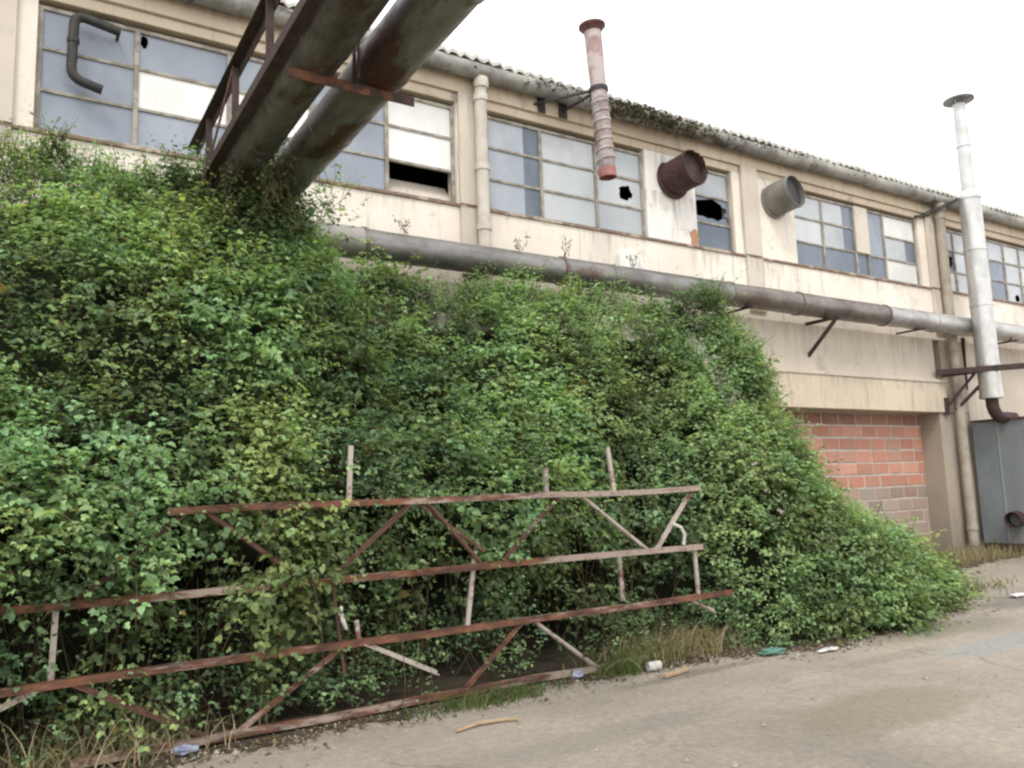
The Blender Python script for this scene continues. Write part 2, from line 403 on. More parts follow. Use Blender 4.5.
def pane(f, k, a, b, c, d, y):
    t = .004
    tilt = random.uniform(-.006, .006)
    def quad(nm, m, a, b, c, d, yo=0.):
        MB().box(a, b, y + yo - t, y + yo + t, c, d).build(nm, M[m], f)
    if k == 'none': return
    if k in ('blue', 'pale', 'dark'): quad('pane', 'pane_' + k, a, b, c, d)
    elif k == 'white': quad('pane', 'board', a, b, c, d)
    elif k == 'plaster':
        MB().box(a - .02, b + .015, y - .06, y + .05, c, d).build('plaster_infill', M['pilaster'], f)
    elif k == 'curtain':          # pale pane with a dim right third
        x = a + (b - a) * .66
        quad('pane', 'pane_pale', a, x - .002, c, d); quad('pane', 'pane_dark', x + .002, b, c, d)
    elif k == 'bluecurtain':
        x = a + (b - a) * .70
        quad('pane', 'pane_blue2', a, x - .002, c, d); quad('pane', 'pane_dark', x + .002, b, c, d)
    elif k == 'hopper':           # opened sash tilting inwards, dark gap above
        mb = MB(); h = d - c
        mb.add([(a, y, c), (b, y, c), (b, y + .28, c + h * .72), (a, y + .28, c + h * .72)], [(0, 1, 2, 3)])
        mb.build('open_sash', M['pilaster'], f)
    elif k.startswith('hole') or k == 'jagged':
        if k == 'jagged': cx, cz, hr, vr = (a + b) / 2 - .03, (c + d) / 2 + .03, (b - a) * .52, (d - c) * .47
        elif k == 'holebig': cx, cz, hr, vr = (a + b) / 2, (c + d) / 2, (b - a) * .47, (d - c) * .45
        elif k == 'holeleft': cx, cz, hr, vr = a + .07, d - .12, .045, .09
        elif k == 'holelow': cx, cz, hr, vr = b - .22, c + .14, .12, .09
        else: cx, cz, hr, vr = a + (b - a) * .62, c + (d - c) * .50, .15, .14
        angs = sorted([2 * PI * i / 22 + random.uniform(-.08, .08) for i in range(22)] + [math.atan2(z - cz, x - cx) % (2 * PI) for x in (a, b) for z in (c, d)])
        vs = []; n = len(angs)
        for q in angs:
            ca, sa = math.cos(q), math.sin(q)
            tt = min([(b - cx) / ca if ca > 1e-6 else 9e9, (a - cx) / ca if ca < -1e-6 else 9e9, (d - cz) / sa if sa > 1e-6 else 9e9, (c - cz) / sa if sa < -1e-6 else 9e9])
            vs.append((cx + ca * tt, y, cz + sa * tt))
            rr = random.uniform(.7, 1.05)
            rr = min(rr, .97 * tt / math.hypot(ca * hr, sa * vr))
            vs.append((cx + ca * hr * rr, y, cz + sa * vr * rr))
        fs = [(2 * i, 2 * ((i + 1) % n), 2 * ((i + 1) % n) + 1, 2 * i + 1) for i in range(n)]
        MB().add(vs, fs).build('broken_pane', M['pane_pale' if k == 'hole' or k == 'holelow' else ('pane_blue' if k == 'holeleft' else 'pane_dark')], f)
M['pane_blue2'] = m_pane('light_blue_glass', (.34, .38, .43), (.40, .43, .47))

B3 = ['blue'] * 3
window(.03, 4.93, [(.03, .98, B3), (.98, 1.97, ['blue', 'white', 'holeleft']), (1.97, 2.95, ['blue', 'white', 'blue']),
                   (2.95, 3.94, B3), (3.94, 4.93, ['hopper', 'white', 'white'])])
window(5.42, 8.30, [(5.42, 6.35, ['bluecurtain'] * 3), (6.35, 7.36, ['pale'] * 3), (7.36, 8.30, ['blue2', 'hole', 'blue2'] if False else ['pale', 'hole', 'pale'])])
window(9.37, 10.26, [(9.37, 10.26, ['dark', 'jagged', 'pale'])])
window(11.83, 15.70, [(11.83, 12.70, ['dark', 'pale', 'pale']), (12.70, 13.66, ['dark', 'curtain', 'curtain']),
                      (13.66, 14.05, ['dark', 'plaster', 'join']), (14.05, 14.60, ['dark', 'blue', 'join']),
                      (14.60, 15.70, ['white', 'curtain', 'white'])])
xs4 = [16.42 + .69 * i for i in range(8)]
rows4 = [['pale', 'holebig', 'pale'], ['pale', 'pale', 'pale'], ['dark', 'pale', 'pale'], ['dark', 'dark', 'pale'], ['holelow', 'pale', 'pale'], ['pale', 'pale', 'pale'], ['dark', 'pale', 'pale']]
window(16.42, xs4[-1], [(xs4[i], xs4[i + 1], rows4[i]) for i in range(7)])
window(-5.5, -.65, [(-5.5 + .97 * i, -4.53 + .97 * i, B3) for i in range(5)])

# wall pieces round the windows; glass sits 10 cm back from the face
T = .28
wl = MB()
spans = [(-.7, .03), (4.93, 5.42), (8.30, 9.37), (10.26, 11.83), (15.70, 16.42), (xs4[-1], 40), (-12, -5.5)]
par = MB().box(-12, 40, W, W + T, 4.3, 5.35)
par.build('parapet_wall', M['cream'], fb)
for a, b in spans:
    if abs(a - 8.30) < .01: continue
    MB().box(a, b, W + .012, W + T, 5.395, 6.85).build('upper_wall', M['cream'], fb)
MB().box(8.30, 9.37, W + .012, W + T, 5.395, 6.85).build('whitewashed_wall', M['white_plaster'], fb)
MB().box(-12, 40, W - .03, W + T, 5.352, 5.393).build('sill', M['sill'], fb, bevel=.006)
hd = MB().box(-12, 40, W + .02, W + T, 6.852, 6.98).box(-12, 40, W - .03, W + T, 6.982, 7.34)
hd.build('head_beam', M['lintel'], fb, bevel=.008)
for x in PILX:
    MB().box(x - .20, x + .20, W - .045, W - .002, 4.42, 5.350).box(x - .20, x + .20, W - .045, W + .008, 5.396, 6.978).build('pilaster', M['pilaster'], fb, bevel=.008)
# lower storey: wall with a lintel over a bricked-up gateway
LO, HI, LZ = 10.95, 15.80, 2.80
lw = MB().box(-12, LO, W, W + .5, 0, 4.298).box(LO, HI, W, W + .5, 3.46, 4.298).box(16.9, 40, W, W + .5, 0, 4.298)
lw.build('lower_wall', M['lower'], fb)
MB().box(10.4, 16.05, W - .05, W + .5, LZ, 3.458).build('lintel', M['lintel'], fb, bevel=.01)
MB().box(10.36, 16.07, W - .075, W - .052, 3.40, 3.47).build('lintel_ledge', M['lower'], fb, bevel=.006)
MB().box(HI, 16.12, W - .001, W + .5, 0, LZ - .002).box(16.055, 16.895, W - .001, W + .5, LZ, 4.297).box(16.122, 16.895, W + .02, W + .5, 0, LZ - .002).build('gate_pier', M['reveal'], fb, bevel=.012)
# bricks
BY = W + .42
bk = MB(); mo = MB().box(LO - .02, HI + .02, BY + .012, BY + .10, 0, LZ + .1).build('mortar_bed', M['mortar'], fb)
ch, bl, gp = .238, .49, .036
z = LZ - .01 - ch * 12
for r in range(12):
    x = LO - (bl / 2 if r % 2 else .1)
    while x < HI:
        l = bl * random.uniform(.9, 1.08)
        a, b = max(x + gp / 2, LO + .01), min(x + l - gp / 2, HI - .01)
        if b - a > .05:
            k = random.random()
            up = r >= 6
            if r == 11: c = random.choice([(.26, .13, .085), (.29, .16, .11), (.24, .12, .085)])
            elif up: c = random.choice([(.51, .245, .17), (.49, .225, .155), (.52, .265, .19), (.46, .215, .15), (.50, .28, .205)])
            else: c = random.choice([(.34, .25, .20), (.32, .245, .205), (.36, .275, .22), (.37, .31, .265), (.37, .24, .185)])
            kk = random.uniform(.86, 1.12); c = tuple(v * kk for v in c)
            yy = BY + random.uniform(-.004, .006)
            h0 = gp / 2 + random.uniform(-.008, .008)
            bk.box(a, b, yy, yy + .09, z + h0, z + ch - gp / 2, c)
        x += l
    z += ch
bk.build('brick_infill', M['brick'], fb, colors=True, bevel=.008)
# exposed brick where plaster fell off, round plastered-over hole
def patch_poly(cx, cz, rx, rz, y, n=18, j=.25):
    vs = []
    for k in range(n):
        q = 2 * PI * k / n; r = 1 + random.uniform(-j, j)
        vs += [(cx + rx * r * math.cos(q), y, cz + rz * r * math.sin(q))]
    vs += [(v[0], y + .03, v[2]) for v in vs]
    return MB().add(vs, [tuple(reversed(range(n)))] + [(i, (i + 1) % n, n + (i + 1) % n, n + i) for i in range(n)])
patch_poly(9.29, 5.53, .10, .16, W + .006).build('exposed_brick', M['brick_patch'], fb)
patch_poly(7.85, 4.90, .27, .25, W - .025, 28, .03).build('plastered_hole', M['white_plaster'], fb, bevel=.01)
# gutter, roof, rear body
gt = MB()
n = 14; gy, gz, gr = 8.93, 7.27, .115
x = -12.
while x < 40:
    x1 = x + 2.0; dz = random.uniform(-.008, .008)
    gt.tube([(x, gy, gz + dz), (x1, gy, gz + dz + random.uniform(-.006, .006))], gr, 18)
    gt.ring((x1 - .02, gy, gz + dz), (1, 0, 0), gr - .01, gr + .014, .07, 18)
    x = x1
gt.build('gutter', M['gutter'], fb, smooth=True)
nx = 52 * 16
vs = []; fs = []
for i in range(nx + 1):
    x = -12 + 52 * i / nx; sheet = math.floor(x / .92) % 3
    w = .034 * math.cos(2 * PI * x / .177)
    e = .02 * math.sin(sheet * 2.1)
    for (y, z) in ((8.845 + e, 7.37), (8.845 + e, 7.425), (17.5, 10.0), (17.5, 9.94)):
        vs.append((x, y, z + w))
    if i:
        o = 4 * i
        fs += [(o - 4, o, o + 1, o - 3), (o - 3, o + 1, o + 2, o - 2), (o - 4, o - 1, o + 3, o)]
MB().add(vs, fs).build('roof', M['roof'], fb, smooth=True)
MB().box(-12, -11.7, W + .5, 17.4, 0, 7.2).box(39.7, 40, W + .5, 17.4, 0, 7.2).box(-12, 40, 17.2, 17.5, 0, 9.8).build('rear_wall', M['lower'], fb)
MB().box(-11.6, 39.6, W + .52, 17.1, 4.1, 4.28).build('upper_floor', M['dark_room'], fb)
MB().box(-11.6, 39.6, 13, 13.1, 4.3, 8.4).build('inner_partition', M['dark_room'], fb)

# ------------------------------------------------------------------ downpipes
def dp(name, x, z0, z1, r, mat, label, shoe=False):
    t = thing(name, (x, W, z0), label, 'drainpipe', 'drainpipes down the factory front')
    y = W - .045 - r - .01
    pts = [(x, gy, gz - gr + .01), (x, gy, gz - gr - .04), (x, y, z1 - .12), (x, y, z0)]
    MB().tube(pts, r, 16).build('pipe', M[mat], t, smooth=True)
    for zz in (z0 + .35, (z0 + z1) / 2, z1 - .2):
        MB().ring((x, y, zz), (0, 0, 1), r - .005, r + .016, .09, 16).build('collar', M[mat], t, smooth=True)
    MB().tube([(x, gy, gz - gr - .12), (x, gy, gz - gr - .06), (x, gy, gz - gr + .02)], [r * 1.1, r * 1.3, r * 1.15], 16).build('outlet', M[mat], t, smooth=True)
dp('drainpipe', 5.24, 4.72, 7.1, .085, 'downpipe', 'pale straight drainpipe on the pilaster beside the white boarded window panes')
dp('drainpipe', 16.27, .15, 7.1, .095, 'brownpipe', 'dull beige full height drainpipe running down beside the bricked up gateway')

# ------------------------------------------------------------------ long wall pipe
lp = thing('wall_pipe', (2.8, 8.72, 4.53), 'long grey and rusty insulated pipe running level along the factory wall', 'pipe')
PY, PZ, PR = 8.72, 4.53, .192
for i, (a, b, m, r) in enumerate([(2.55, 3.42, 'pipe_end', PR), (3.42, 6.3, 'pipe_grey', PR - .008), (6.3, 9.55, 'pipe_grey', PR), (9.55, 11.2, 'pipe_rust', PR - .004), (11.2, 13.6, 'pipe_rust', PR), (13.6, 15.2, 'pipe_silver', PR - .004), (15.2, 20, 'pipe_silver', PR), (20, 40, 'pipe_silver', PR - .004)]):
    k = max(2, int((b - a) / .35))
    MB().tube([(a + (b - a) * q / k, PY + random.uniform(-.003, .003), PZ + random.uniform(-.004, .004)) for q in range(k + 1)], r, 28, wob=.006).build('pipe_section', M[m], lp, smooth=True)
    mm = MB().ring((b, PY, PZ), (1, 0, 0), r - .01, PR + .012, .05, 28)
    mm.build('joint_band', M['pipe_rust' if b < 14 else 'pipe_silver'], lp, smooth=True)
for zx in (5.0, 7.0, 9.9, 14.6, 18.0):
    MB().bar((zx, W + .02, PZ - PR - .01), (zx, PY - .2, PZ - PR - .01), .05, .03).build('bracket', M['rust_dark'], lp)
MB().bar((11.9, W + .02, PZ - PR - .035), (11.9, 8.42, PZ - PR - .035), .06, .05).bar((11.9, W + .02, 3.72), (11.9, 8.5, PZ - PR - .06), .05, .05).build('bracket', M['rust_dark'], lp)
MB().bar((16.9, W + .01, 3.3), (16.9, W - .03, 4.4), .05, .05).build('strap', M['rust_dark'], lp)

# ------------------------------------------------------------------ pipe bridge overhead
pb = thing('pipe_bridge', (1.9, 3, 4.7), 'pair of dark overhead pipes on a rusty lattice girder crossing above into the brambles', 'pipe bridge')
Z1 = 4.86
def long_pipe(x, r, y0, y1, mat, bands, dz=0):
    k = 26; pts = [(x + random.uniform(-.004, .004), y0 + (y1 - y0) * i / k, Z1 + dz + random.uniform(-.005, .005)) for i in range(k + 1)]
    o = MB().tube(pts, r, 28, wob=.008).build('pipe', M[mat], pb, smooth=True)
    for y in bands: MB().ring((x, y, Z1 + dz), (0, 1, 0), r - .01, r + .01, .06, 28).build('joint_band', M[mat], o, smooth=True)
    return o
long_pipe(1.775, .207, -9, 8.9, 'bridge_pipe', (7.0, 5.2, 3.4, 1.5))
long_pipe(2.30, .207, -9, 8.45, 'bridge_pipe_b', (6.6, 5.35, 4.1, 2.2))
# elbow from the second pipe down into the wall pipe
el = []
for i in range(9):
    q = PI / 2 * i / 8
    el.append((2.295 + .42 * (1 - math.cos(q)), 8.30 + .42 * math.sin(q), Z1 - .33 * math.sin(q / 1) ** 2))
MB().tube(el, .20, 24).build('elbow', M['bridge_pipe'], pb, smooth=True)
# lattice girder on the left: two chords, posts and diagonals
GX, C0, C1 = 1.53, 4.80, 5.36
MB().angle((GX, -9, C0), (GX, 8.9, C0), .09, .012, (0, 0, -1), 1).build('lower_chord', M['rust_dark'], pb)
MB().angle((GX, -9, C1), (GX, 8.9, C1), .10, .012, (0, 0, 1), 1).build('upper_chord', M['rust_dark'], pb)
ys = [-8.8 + 1.12 * i for i in range(17)]
for i, y in enumerate(ys[:-1]):
    MB().bar((GX, y, C0), (GX, y, C1), .06, .02, (0, 1, 0)).build('post', M['rust_dark'], pb)
    a, b = (C0, C1) if i % 2 else (C1, C0)
    if i < 12 or i == 14: MB().bar((GX - .02, y, a), (GX - .02, y + 1.12, b), .012, .05).build('diagonal', M['rust'], pb)
for y in (5.42, 2.2, -1, -4.2):
    z = Z1 - .207 - .04
    MB().angle((1.56, y, z), (2.55, y, z), .075, .012, (0, 0, 1), 1).build('cross_beam', M['rust_orange'], pb)
    # hoop straps over the pipes between them
    MB().tube([(2.035, y - .1, z), (2.035, y - .1, 5.03), (2.07, y - .1, 5.12), (2.13, y - .1, 5.11)], .014, 6).tube([(2.04, y - .18, z), (2.04, y - .18, 5.02), (2.02, y - .18, 5.10)], .012, 6).build('strap', M['rust_dark'], pb)
MB().box(2.5, 2.6, 8.5, 8.6, .0, 4.8).build('support_post', M['rust_dark'], pb)
MB().box(1.5, 1.6, -7.1, -7.0, .0, 4.75).box(2.6, 2.7, -7.1, -7.0, 0, 4.75).build('support_post', M['rust_dark'], pb)

# ------------------------------------------------------------------ flues and ducts
fl = thing('flue', (6.76, 8.25, 5.82), 'slim faded red and grey spiral flue with flared red cap hung from the eaves', 'flue')
top, bot = Vector((6.68, 8.25, 7.98)), Vector((6.83, 8.25, 5.80))
ax = (top - bot)
P = lambda t: bot + ax * t
MB().tube([P(.52), P(.97)], [.112, .125], 20).build('upper_pipe', M['flue_pink'], fl, smooth=True)
MB().tube([P(.045), P(.52)], .116, 20).build('lower_pipe', M['flue_grey'], fl, smooth=True)
for i in range(7):
    t0 = .09 + i * .062
    pts = []
    a0 = PI * .3
    for k in range(25):
        q = 2 * PI * k / 24; c = P(t0 + .055 * k / 24)
        pts.append(c + Vector((math.cos(q + a0), math.sin(q + a0), 0)) * .117)
    MB().tube(pts, .017, 6).build('spiral_seam', M['flue_pink'], fl, smooth=True)
MB().hollow(P(.06), P(0), .126, .014, 22).build('red_end', M['flue_red'], fl, smooth=True)
MB().tube([P(.965), P(.985), P(1.), P(1.012)], [.128, .155, .19, .19], 24).build('flared_cap', M['flue_dark'], fl, smooth=True)
MB().bar((6.70, W - .03, 7.09), P(.58) + Vector((0, .1, 0)), .03, .03).bar((6.20, W - .03, 7.09), P(.58) + Vector((-.05, .1, .02)), .03, .03).bar((6.32, W - .05, 6.98), (6.32, W - .05, 7.2), .12, .02).bar((6.70, W - .05, 6.98), (6.70, W - .05, 7.2), .14, .02).build('bracket', M['black'], fl)
MB().ring(P(.58), ax, .11, .135, .06, 20).build('clamp', M['black'], fl, smooth=True)

rd = thing('exhaust_duct', (8.88, W, 6.45), 'wide rust brown exhaust duct with ragged mouth sticking out of the whitewashed wall', 'duct', 'exhaust ducts in the upper wall')
MB().hollow((8.86, W + .2, 6.43), (8.92, 8.62, 6.50), .285, .01, 40, .02).build('pipe', M['duct_rust'], rd, smooth=True)
MB().ring((8.868, W - .0, 6.437), (0, 1, -.1), .26, .325, .03, 36).build('wall_flange', M['duct_rust'], rd, smooth=True)
MB().ring((8.915, 8.67, 6.495), (-.06, 1, -.1), .283, .297, .03, 36).build('rim_band', M['duct_rust'], rd, smooth=True)
MB().tube([(8.908, 8.74, 6.485), (8.906, 8.76, 6.483)], .274, 28).build('mouth_shade_disc', M['rust_dark'], rd)  # added dark disc stands in for the shade inside the mouth
gd = thing('exhaust_duct', (11.28, W, 6.47), 'wide grey metal exhaust duct sticking out of the cream wall', 'duct', 'exhaust ducts in the upper wall')
MB().hollow((11.26, W + .2, 6.45), (11.345, 8.66, 6.54), .29, .01, 40, .004).build('pipe', M['duct_grey'], gd, smooth=True)
MB().ring((11.338, 8.70, 6.535), (-.15, 1, -.15), .285, .303, .035, 36).build('rim_band', M['duct_grey'], gd, smooth=True)
MB().tube([(11.333, 8.74, 6.53), (11.33, 8.76, 6.528)], .278, 28).build('mouth_shade_disc', M['black'], gd)  # black disc put in for the shade within this duct
MB().ring((11.285, W + .0, 6.47), (0, 1, -.12), .27, .32, .025, 36).build('wall_flange', M['duct_grey'], gd, smooth=True)

sk = thing('chimney_stack', (16.4, 8.37, 3.05), 'tall silver chimney stack with flat disc cap bracketed to the wall above the shed', 'chimney')
SX, SY = 16.4, 8.37
MB().tube([(SX, SY, 3.02), (SX, SY, 4.2), (SX, SY, 5.6), (SX, SY, 7.15)], [.205, .205, .203, .20], 28).build('lower_pipe', M['stack'], sk, smooth=True)
MB().tube([(SX, SY, 7.15), (SX, SY, 7.22), (SX, SY, 7.30)], [.20, .17, .135], 28).build('reducer', M['stack'], sk, smooth=True)
MB().tube([(SX, SY, 7.30), (SX, SY, 8.2), (SX, SY, 9.16)], [.135, .132, .12], 24).build('upper_pipe', M['stack_top'], sk, smooth=True)
for z in (3.06, 3.7, 4.9, 6.05, 7.13): MB().ring((SX, SY, z), (0, 0, 1), .195, .216, .05, 28).build('joint_band', M['stack'], sk, smooth=True)
MB().ring((SX, SY, 8.25), (0, 0, 1), .12, .145, .04, 24).build('joint_band', M['stack_top'], sk, smooth=True)
MB().tube([(SX, SY, 9.24), (SX, SY, 9.27), (SX, SY, 9.31)], [.29, .29, .04], 28).build('disc_cap', M['cap'], sk, smooth=True)
MB().bar((SX - .1, SY, 9.1), (SX - .13, SY, 9.25), .02, .01).bar((SX + .1, SY, 9.1), (SX + .13, SY, 9.25), .02, .01).bar((SX, SY + .1, 9.1), (SX, SY + .12, 9.25), .02, .01).build('cap_strut', M['stack_top'], sk)
MB().bar((16.05, W - .05, 6.96), (SX - .05, SY + .2, 7.16), .03, .03).bar((15.8, W - .05, 6.92), (SX - .2, SY + .1, 7.14), .025, .025).bar((16.05, W - .05, 6.95), (15.55, W - .05, 6.83), .05, .05).build('upper_bracket', M['black'], sk)
MB().bar((15.72, W - .055, 3.60), (16.62, 7.72, 3.60), .07, .11).bar((15.9, W - .05, 3.54), (16.28, 8.4, 3.57), .05, .06).build('support_beam', M['rust_dark'], sk)
MB().bar((16.0, W - .06, 2.92), (16.22, 8.55, 3.54), .05, .05).bar((16.2, W - .12, 2.85), (16.42, 8.3, 3.54), .06, .06).bar((15.98, W - .06, 2.75), (15.98, W - .06, 3.1), .14, .03).build('support_brace', M['rust_dark'], sk)
eb = [(SX, SY, 3.04)]
for i in range(1, 8):
    q = PI / 2 * i / 7; eb.append((SX + .3 * (1 - math.cos(q)), SY, 2.95 - .3 * math.sin(q)))
eb.append((SX + .75, SY, 2.65))
MB().tube(eb, .115, 20).build("elbow", M["rust_dark"], sk, smooth=True)

bp = thing('reflected_pipe', (.36, W, 6.7), 'short dark bent tube standing in for a reflection in the leftmost blue window panes', 'pipe')  # solid tube added where the glass only shows a reflection
def rnd(pts, r=.1, k=5):
    out = [Vector(pts[0])]
    for i in range(1, len(pts) - 1):
        a, b, c = map(Vector, pts[i - 1:i + 2])
        u, w = b + (a - b).normalized() * r, b + (c - b).normalized() * r
        for j in range(k + 1):
            t = j / k; out.append((1 - t) ** 2 * u + 2 * t * (1 - t) * b + t * t * w)
    out.append(Vector(pts[-1])); return out
MB().tube(rnd([(.80, 9.02, 6.62), (.36, 9.02, 6.70), (.345, 9.02, 5.99), (.64, 9.02, 5.92)], .12), .05, 14).build('pipe', M['black'], bp, smooth=True)
MB().ring((.355, 9.02, 6.4), (0, 0, 1), .049, .06, .05, 14).build('collar', M['black'], bp, smooth=True)
MB().bar((.78, 9.02, 6.62), (.78, 9.2, 6.62), .03, .03).bar((.35, 9.02, 6.15), (.35, 9.2, 6.15), .03, .03).build('bracket', M['black'], bp)

# ------------------------------------------------------------------ metal shed on the right
sh = thing('metal_shed', (18, 7, 0), 'blue grey sheet metal shed on a rusty base at the right end of the yard', 'shed')
vs = []; fs = []; k = 0; X0 = 16.78; y = 9.02
prof = []
while y > 4.6:
    prof += [(X0, y), (X0, y - .24), (X0, y - .46), (X0 - .008, y - .475), (X0 - .008, y - .495), (X0, y - .51)]; y -= .51
for (px, py) in prof: vs += [(px, py, .17), (px, py, 2.60)]
fs = [(2 * i, 2 * i + 1, 2 * i + 3, 2 * i + 2) for i in range(len(prof) - 1)]
MB().add(vs, fs).build('side_wall', M['shed'], sh)
MB().box(X0 + .01, 20, 4.59, 4.63, .17, 2.6).box(19.97, 20, 4.64, 9.0, .17, 2.6).build('front_wall', M['shed'], sh)
MB().box(X0 - .06, 20.1, 4.5, 9.03, 2.602, 2.64).build('roof', M['rust'], sh, bevel=.01)
MB().box(X0 + .02, 19.9, 4.7, 9.0, .02, .168).build('base', M['rust_dark'], sh, bevel=.01)
st = MB().hollow((X0 + .05, 8.33, .66), (X0 - .24, 8.30, .64), .155, .012, 28).build('pipe_stub', M['duct_rust'], sh, smooth=True)
MB().tube([(X0 + .03, 8.33, .66), (X0 + .045, 8.33, .66)], .15, 20).build('stub_back', M['black'], st)

# ------------------------------------------------------------------ rusty lattice fence
FY = 5.68
fe = thing('lattice_fence', (2.5, FY, 0), 'rusty lattice girder fence of four long rails with zigzag bars in front of the brambles', 'fence')
zA, zB, zC, zD = 1.525, .985, .52, .045
def rail(x0, x1, z, mat, w=.062, seg=None, sag=0.):
    k = 8; mb = MB(); pts = [Vector((x0 + (x1 - x0) * i / k, FY + random.uniform(-.012, .012), z + random.uniform(-.009, .009) - sag * math.sin(PI * i / k))) for i in range(k + 1)]
    mb2 = MB()
    for i in range(k):
        a, b = pts[i], pts[i + 1]
    # one continuous angle-iron strip following the bent line
    prof = [(-.024, -.024), (.024, -.024), (.024, -.017), (-.017, -.017), (-.017, .024), (-.024, .024)]
    vs = []; fs = []; n = len(prof)
    for i, p in enumerate(pts):
        for (a, b) in prof: vs.append((p.x, p.y + a, p.z - b))
    for i in range(k):
        for j in range(n):
            q = (j + 1) % n; fs.append((i * n + j, i * n + q, (i + 1) * n + q, (i + 1) * n + j))
    fs += [tuple(range(n)), tuple(reversed(range(k * n, k * n + n)))]
    return MB().add(vs, fs).build('rail', M[mat], fe)
rail(.86, 5.62, zA, 'rail_end'); rail(-2.6, 5.62, zB, 'rail_end'); rail(-2.6, 6.0, zC, 'rail'); rail(.35, 4.85, zD, 'rail_end')
def bar_(nm, x0, z0, x1, z1, mat, w=.035, dy=.012):
    MB().bar((x0, FY + dy, z0), (x1, FY + dy + random.uniform(-.02, .02), z1), .012, w, (0, 0, 1)).bar((x0, FY + dy - .017, z0 - .01), (x1, FY + dy - .017, z1 - .01), .022, .008).build(nm, M[mat], fe)
# zigzag of the lower pair of rails (rail C to rail D)
for a, b, m in [((-.95, zD), (.20, zC), 'pale_bar'), ((.34, zC), (1.16, zD), 'rust'), ((1.30, zD), (2.06, zC), 'rail'), ((2.20, zC), (2.80, .22), 'pale_bar'), ((3.00, zD), (3.58, zC), 'rail'), ((3.66, zC), (4.32, zD), 'pale_bar'), ((5.40, zC), (5.75, .36), 'pale_bar')]:
    bar_('diagonal', *a, *b, m)
for a, b, m in [((-1.1, zA - .2), (-.02, zB), 'rust'), ((.35, zB), (1.00, zA), 'rust'), ((1.08, zA), (1.72, zB + .05), 'rust'), ((1.95, zB), (2.62, zA), 'rust'), ((2.72, zA), (3.22, zB), 'rust'), ((3.38, zB), (4.0, zA), 'rust'), ((4.20, zA), (4.95, zB), 'pale_bar'), ((5.05, zB), (5.55, zA), 'pale_bar')]:
    bar_('diagonal', *a, *b, m)
bar_('diagonal', 2.68, zA - .02, 3.25, zB + .12, 'rail', .03, .05)
def post_(x0, z0, x1, z1, mat='pale_bar', w=.04, dy=.03):
    MB().bar((x0, FY + dy, z0), (x1, FY + dy, z1), w, w * .7, (0, 1, 0)).build('post', M[mat], fe)
for p in [(.235, zC, .25, zB), (3.07, zC - .02, 3.16, zB + .12), (5.57, zC + .01, 5.55, zB), (2.11, zA + .01, 2.13, 1.95), (4.61, zA, 4.56, 1.93)]: post_(*p, w=.034)
post_(4.72, .55, 4.70, zB, dy=.12); post_(4.02, zA, 4.02, 1.76, dy=.25); post_(2.07, .3, 1.98, zB, 'rust', .02); post_(2.18, zC, 2.16, .68, 'pale_bar', .03)
# loop handle near the right end, bent strip by the middle
MB().tube([(5.08, FY - .01, zB + .02), (5.22, FY - .02, zB + .06), (5.42, FY - .02, zB + .18), (5.50, FY - .02, zB + .30), (5.52, FY, zB + .33)][::-1] if False else
          [(5.36, FY - .03, zB + .03), (5.37, FY - .04, zB + .12), (5.33, FY - .04, zB + .19), (5.24, FY - .03, zB + .23)], .016, 8).build('loop_handle', M['cup'], fe, smooth=True)
MB().tube([(2.06, FY - .04, .64), (2.03, FY - .055, .70), (2.01, FY - .06, .76), (2.02, FY - .05, .80)], [.012, .016, .015, .01], 8).build('bent_strip', M['cup'], fe)

# ------------------------------------------------------------------ foliage
def leaf_mesh(name, mat, P, U, N, L, Wd, Cc, parent=None, fold=.25, curl=.15):
    """P base points, U tip direction, N leaf normal, L length, Wd width, Cc colours - all arrays; 2 quads a leaf"""
    n = len(P)
    U = U / np.linalg.norm(U, axis=1)[:, None]
    N = N - U * (N * U).sum(1)[:, None]; N /= (np.linalg.norm(N, axis=1)[:, None] + 1e-9)
    Sd = np.cross(U, N)
    l, w = L[:, None], Wd[:, None]
    V = np.empty((n, 6, 3))
    V[:, 0] = P
    V[:, 1] = P + U * l * .30 + Sd * w * .46 + N * w * fold * .8
    V[:, 2] = P + U * l * .66 + Sd * w * .40 + N * w * fold * .7 - N * l * curl * .4
    V[:, 3] = P + U * l - N * l * curl
    V[:, 4] = P + U * l * .66 - Sd * w * .40 + N * w * fold * .7 - N * l * curl * .4
    V[:, 5] = P + U * l * .30 - Sd * w * .46 + N * w * fold * .8
    me = bpy.data.meshes.new(name)
    me.vertices.add(n * 6); me.vertices.foreach_set('co', V.astype('f').ravel())
    idx = (np.arange(n)[:, None] * 6 + np.array([0, 1, 2, 3, 0, 3, 4, 5])[None]).astype(np.int32).ravel()
    me.loops.add(n * 8); me.loops.foreach_set('vertex_index', idx)
    me.polygons.add(n * 2); me.polygons.foreach_set('loop_start', np.arange(n * 2, dtype=np.int32) * 4)
    at = me.attributes.new('tint', 'FLOAT_COLOR', 'FACE')
    c4 = np.ones((n, 4), 'f'); c4[:, :3] = Cc
    at.data.foreach_set('color', np.repeat(c4, 2, axis=0).ravel())
    me.materials.append(mat); me.update(calc_edges=True)
    o = bpy.data.objects.new(name, me); COL.objects.link(o)
    if parent: attach(o, parent)
    return o

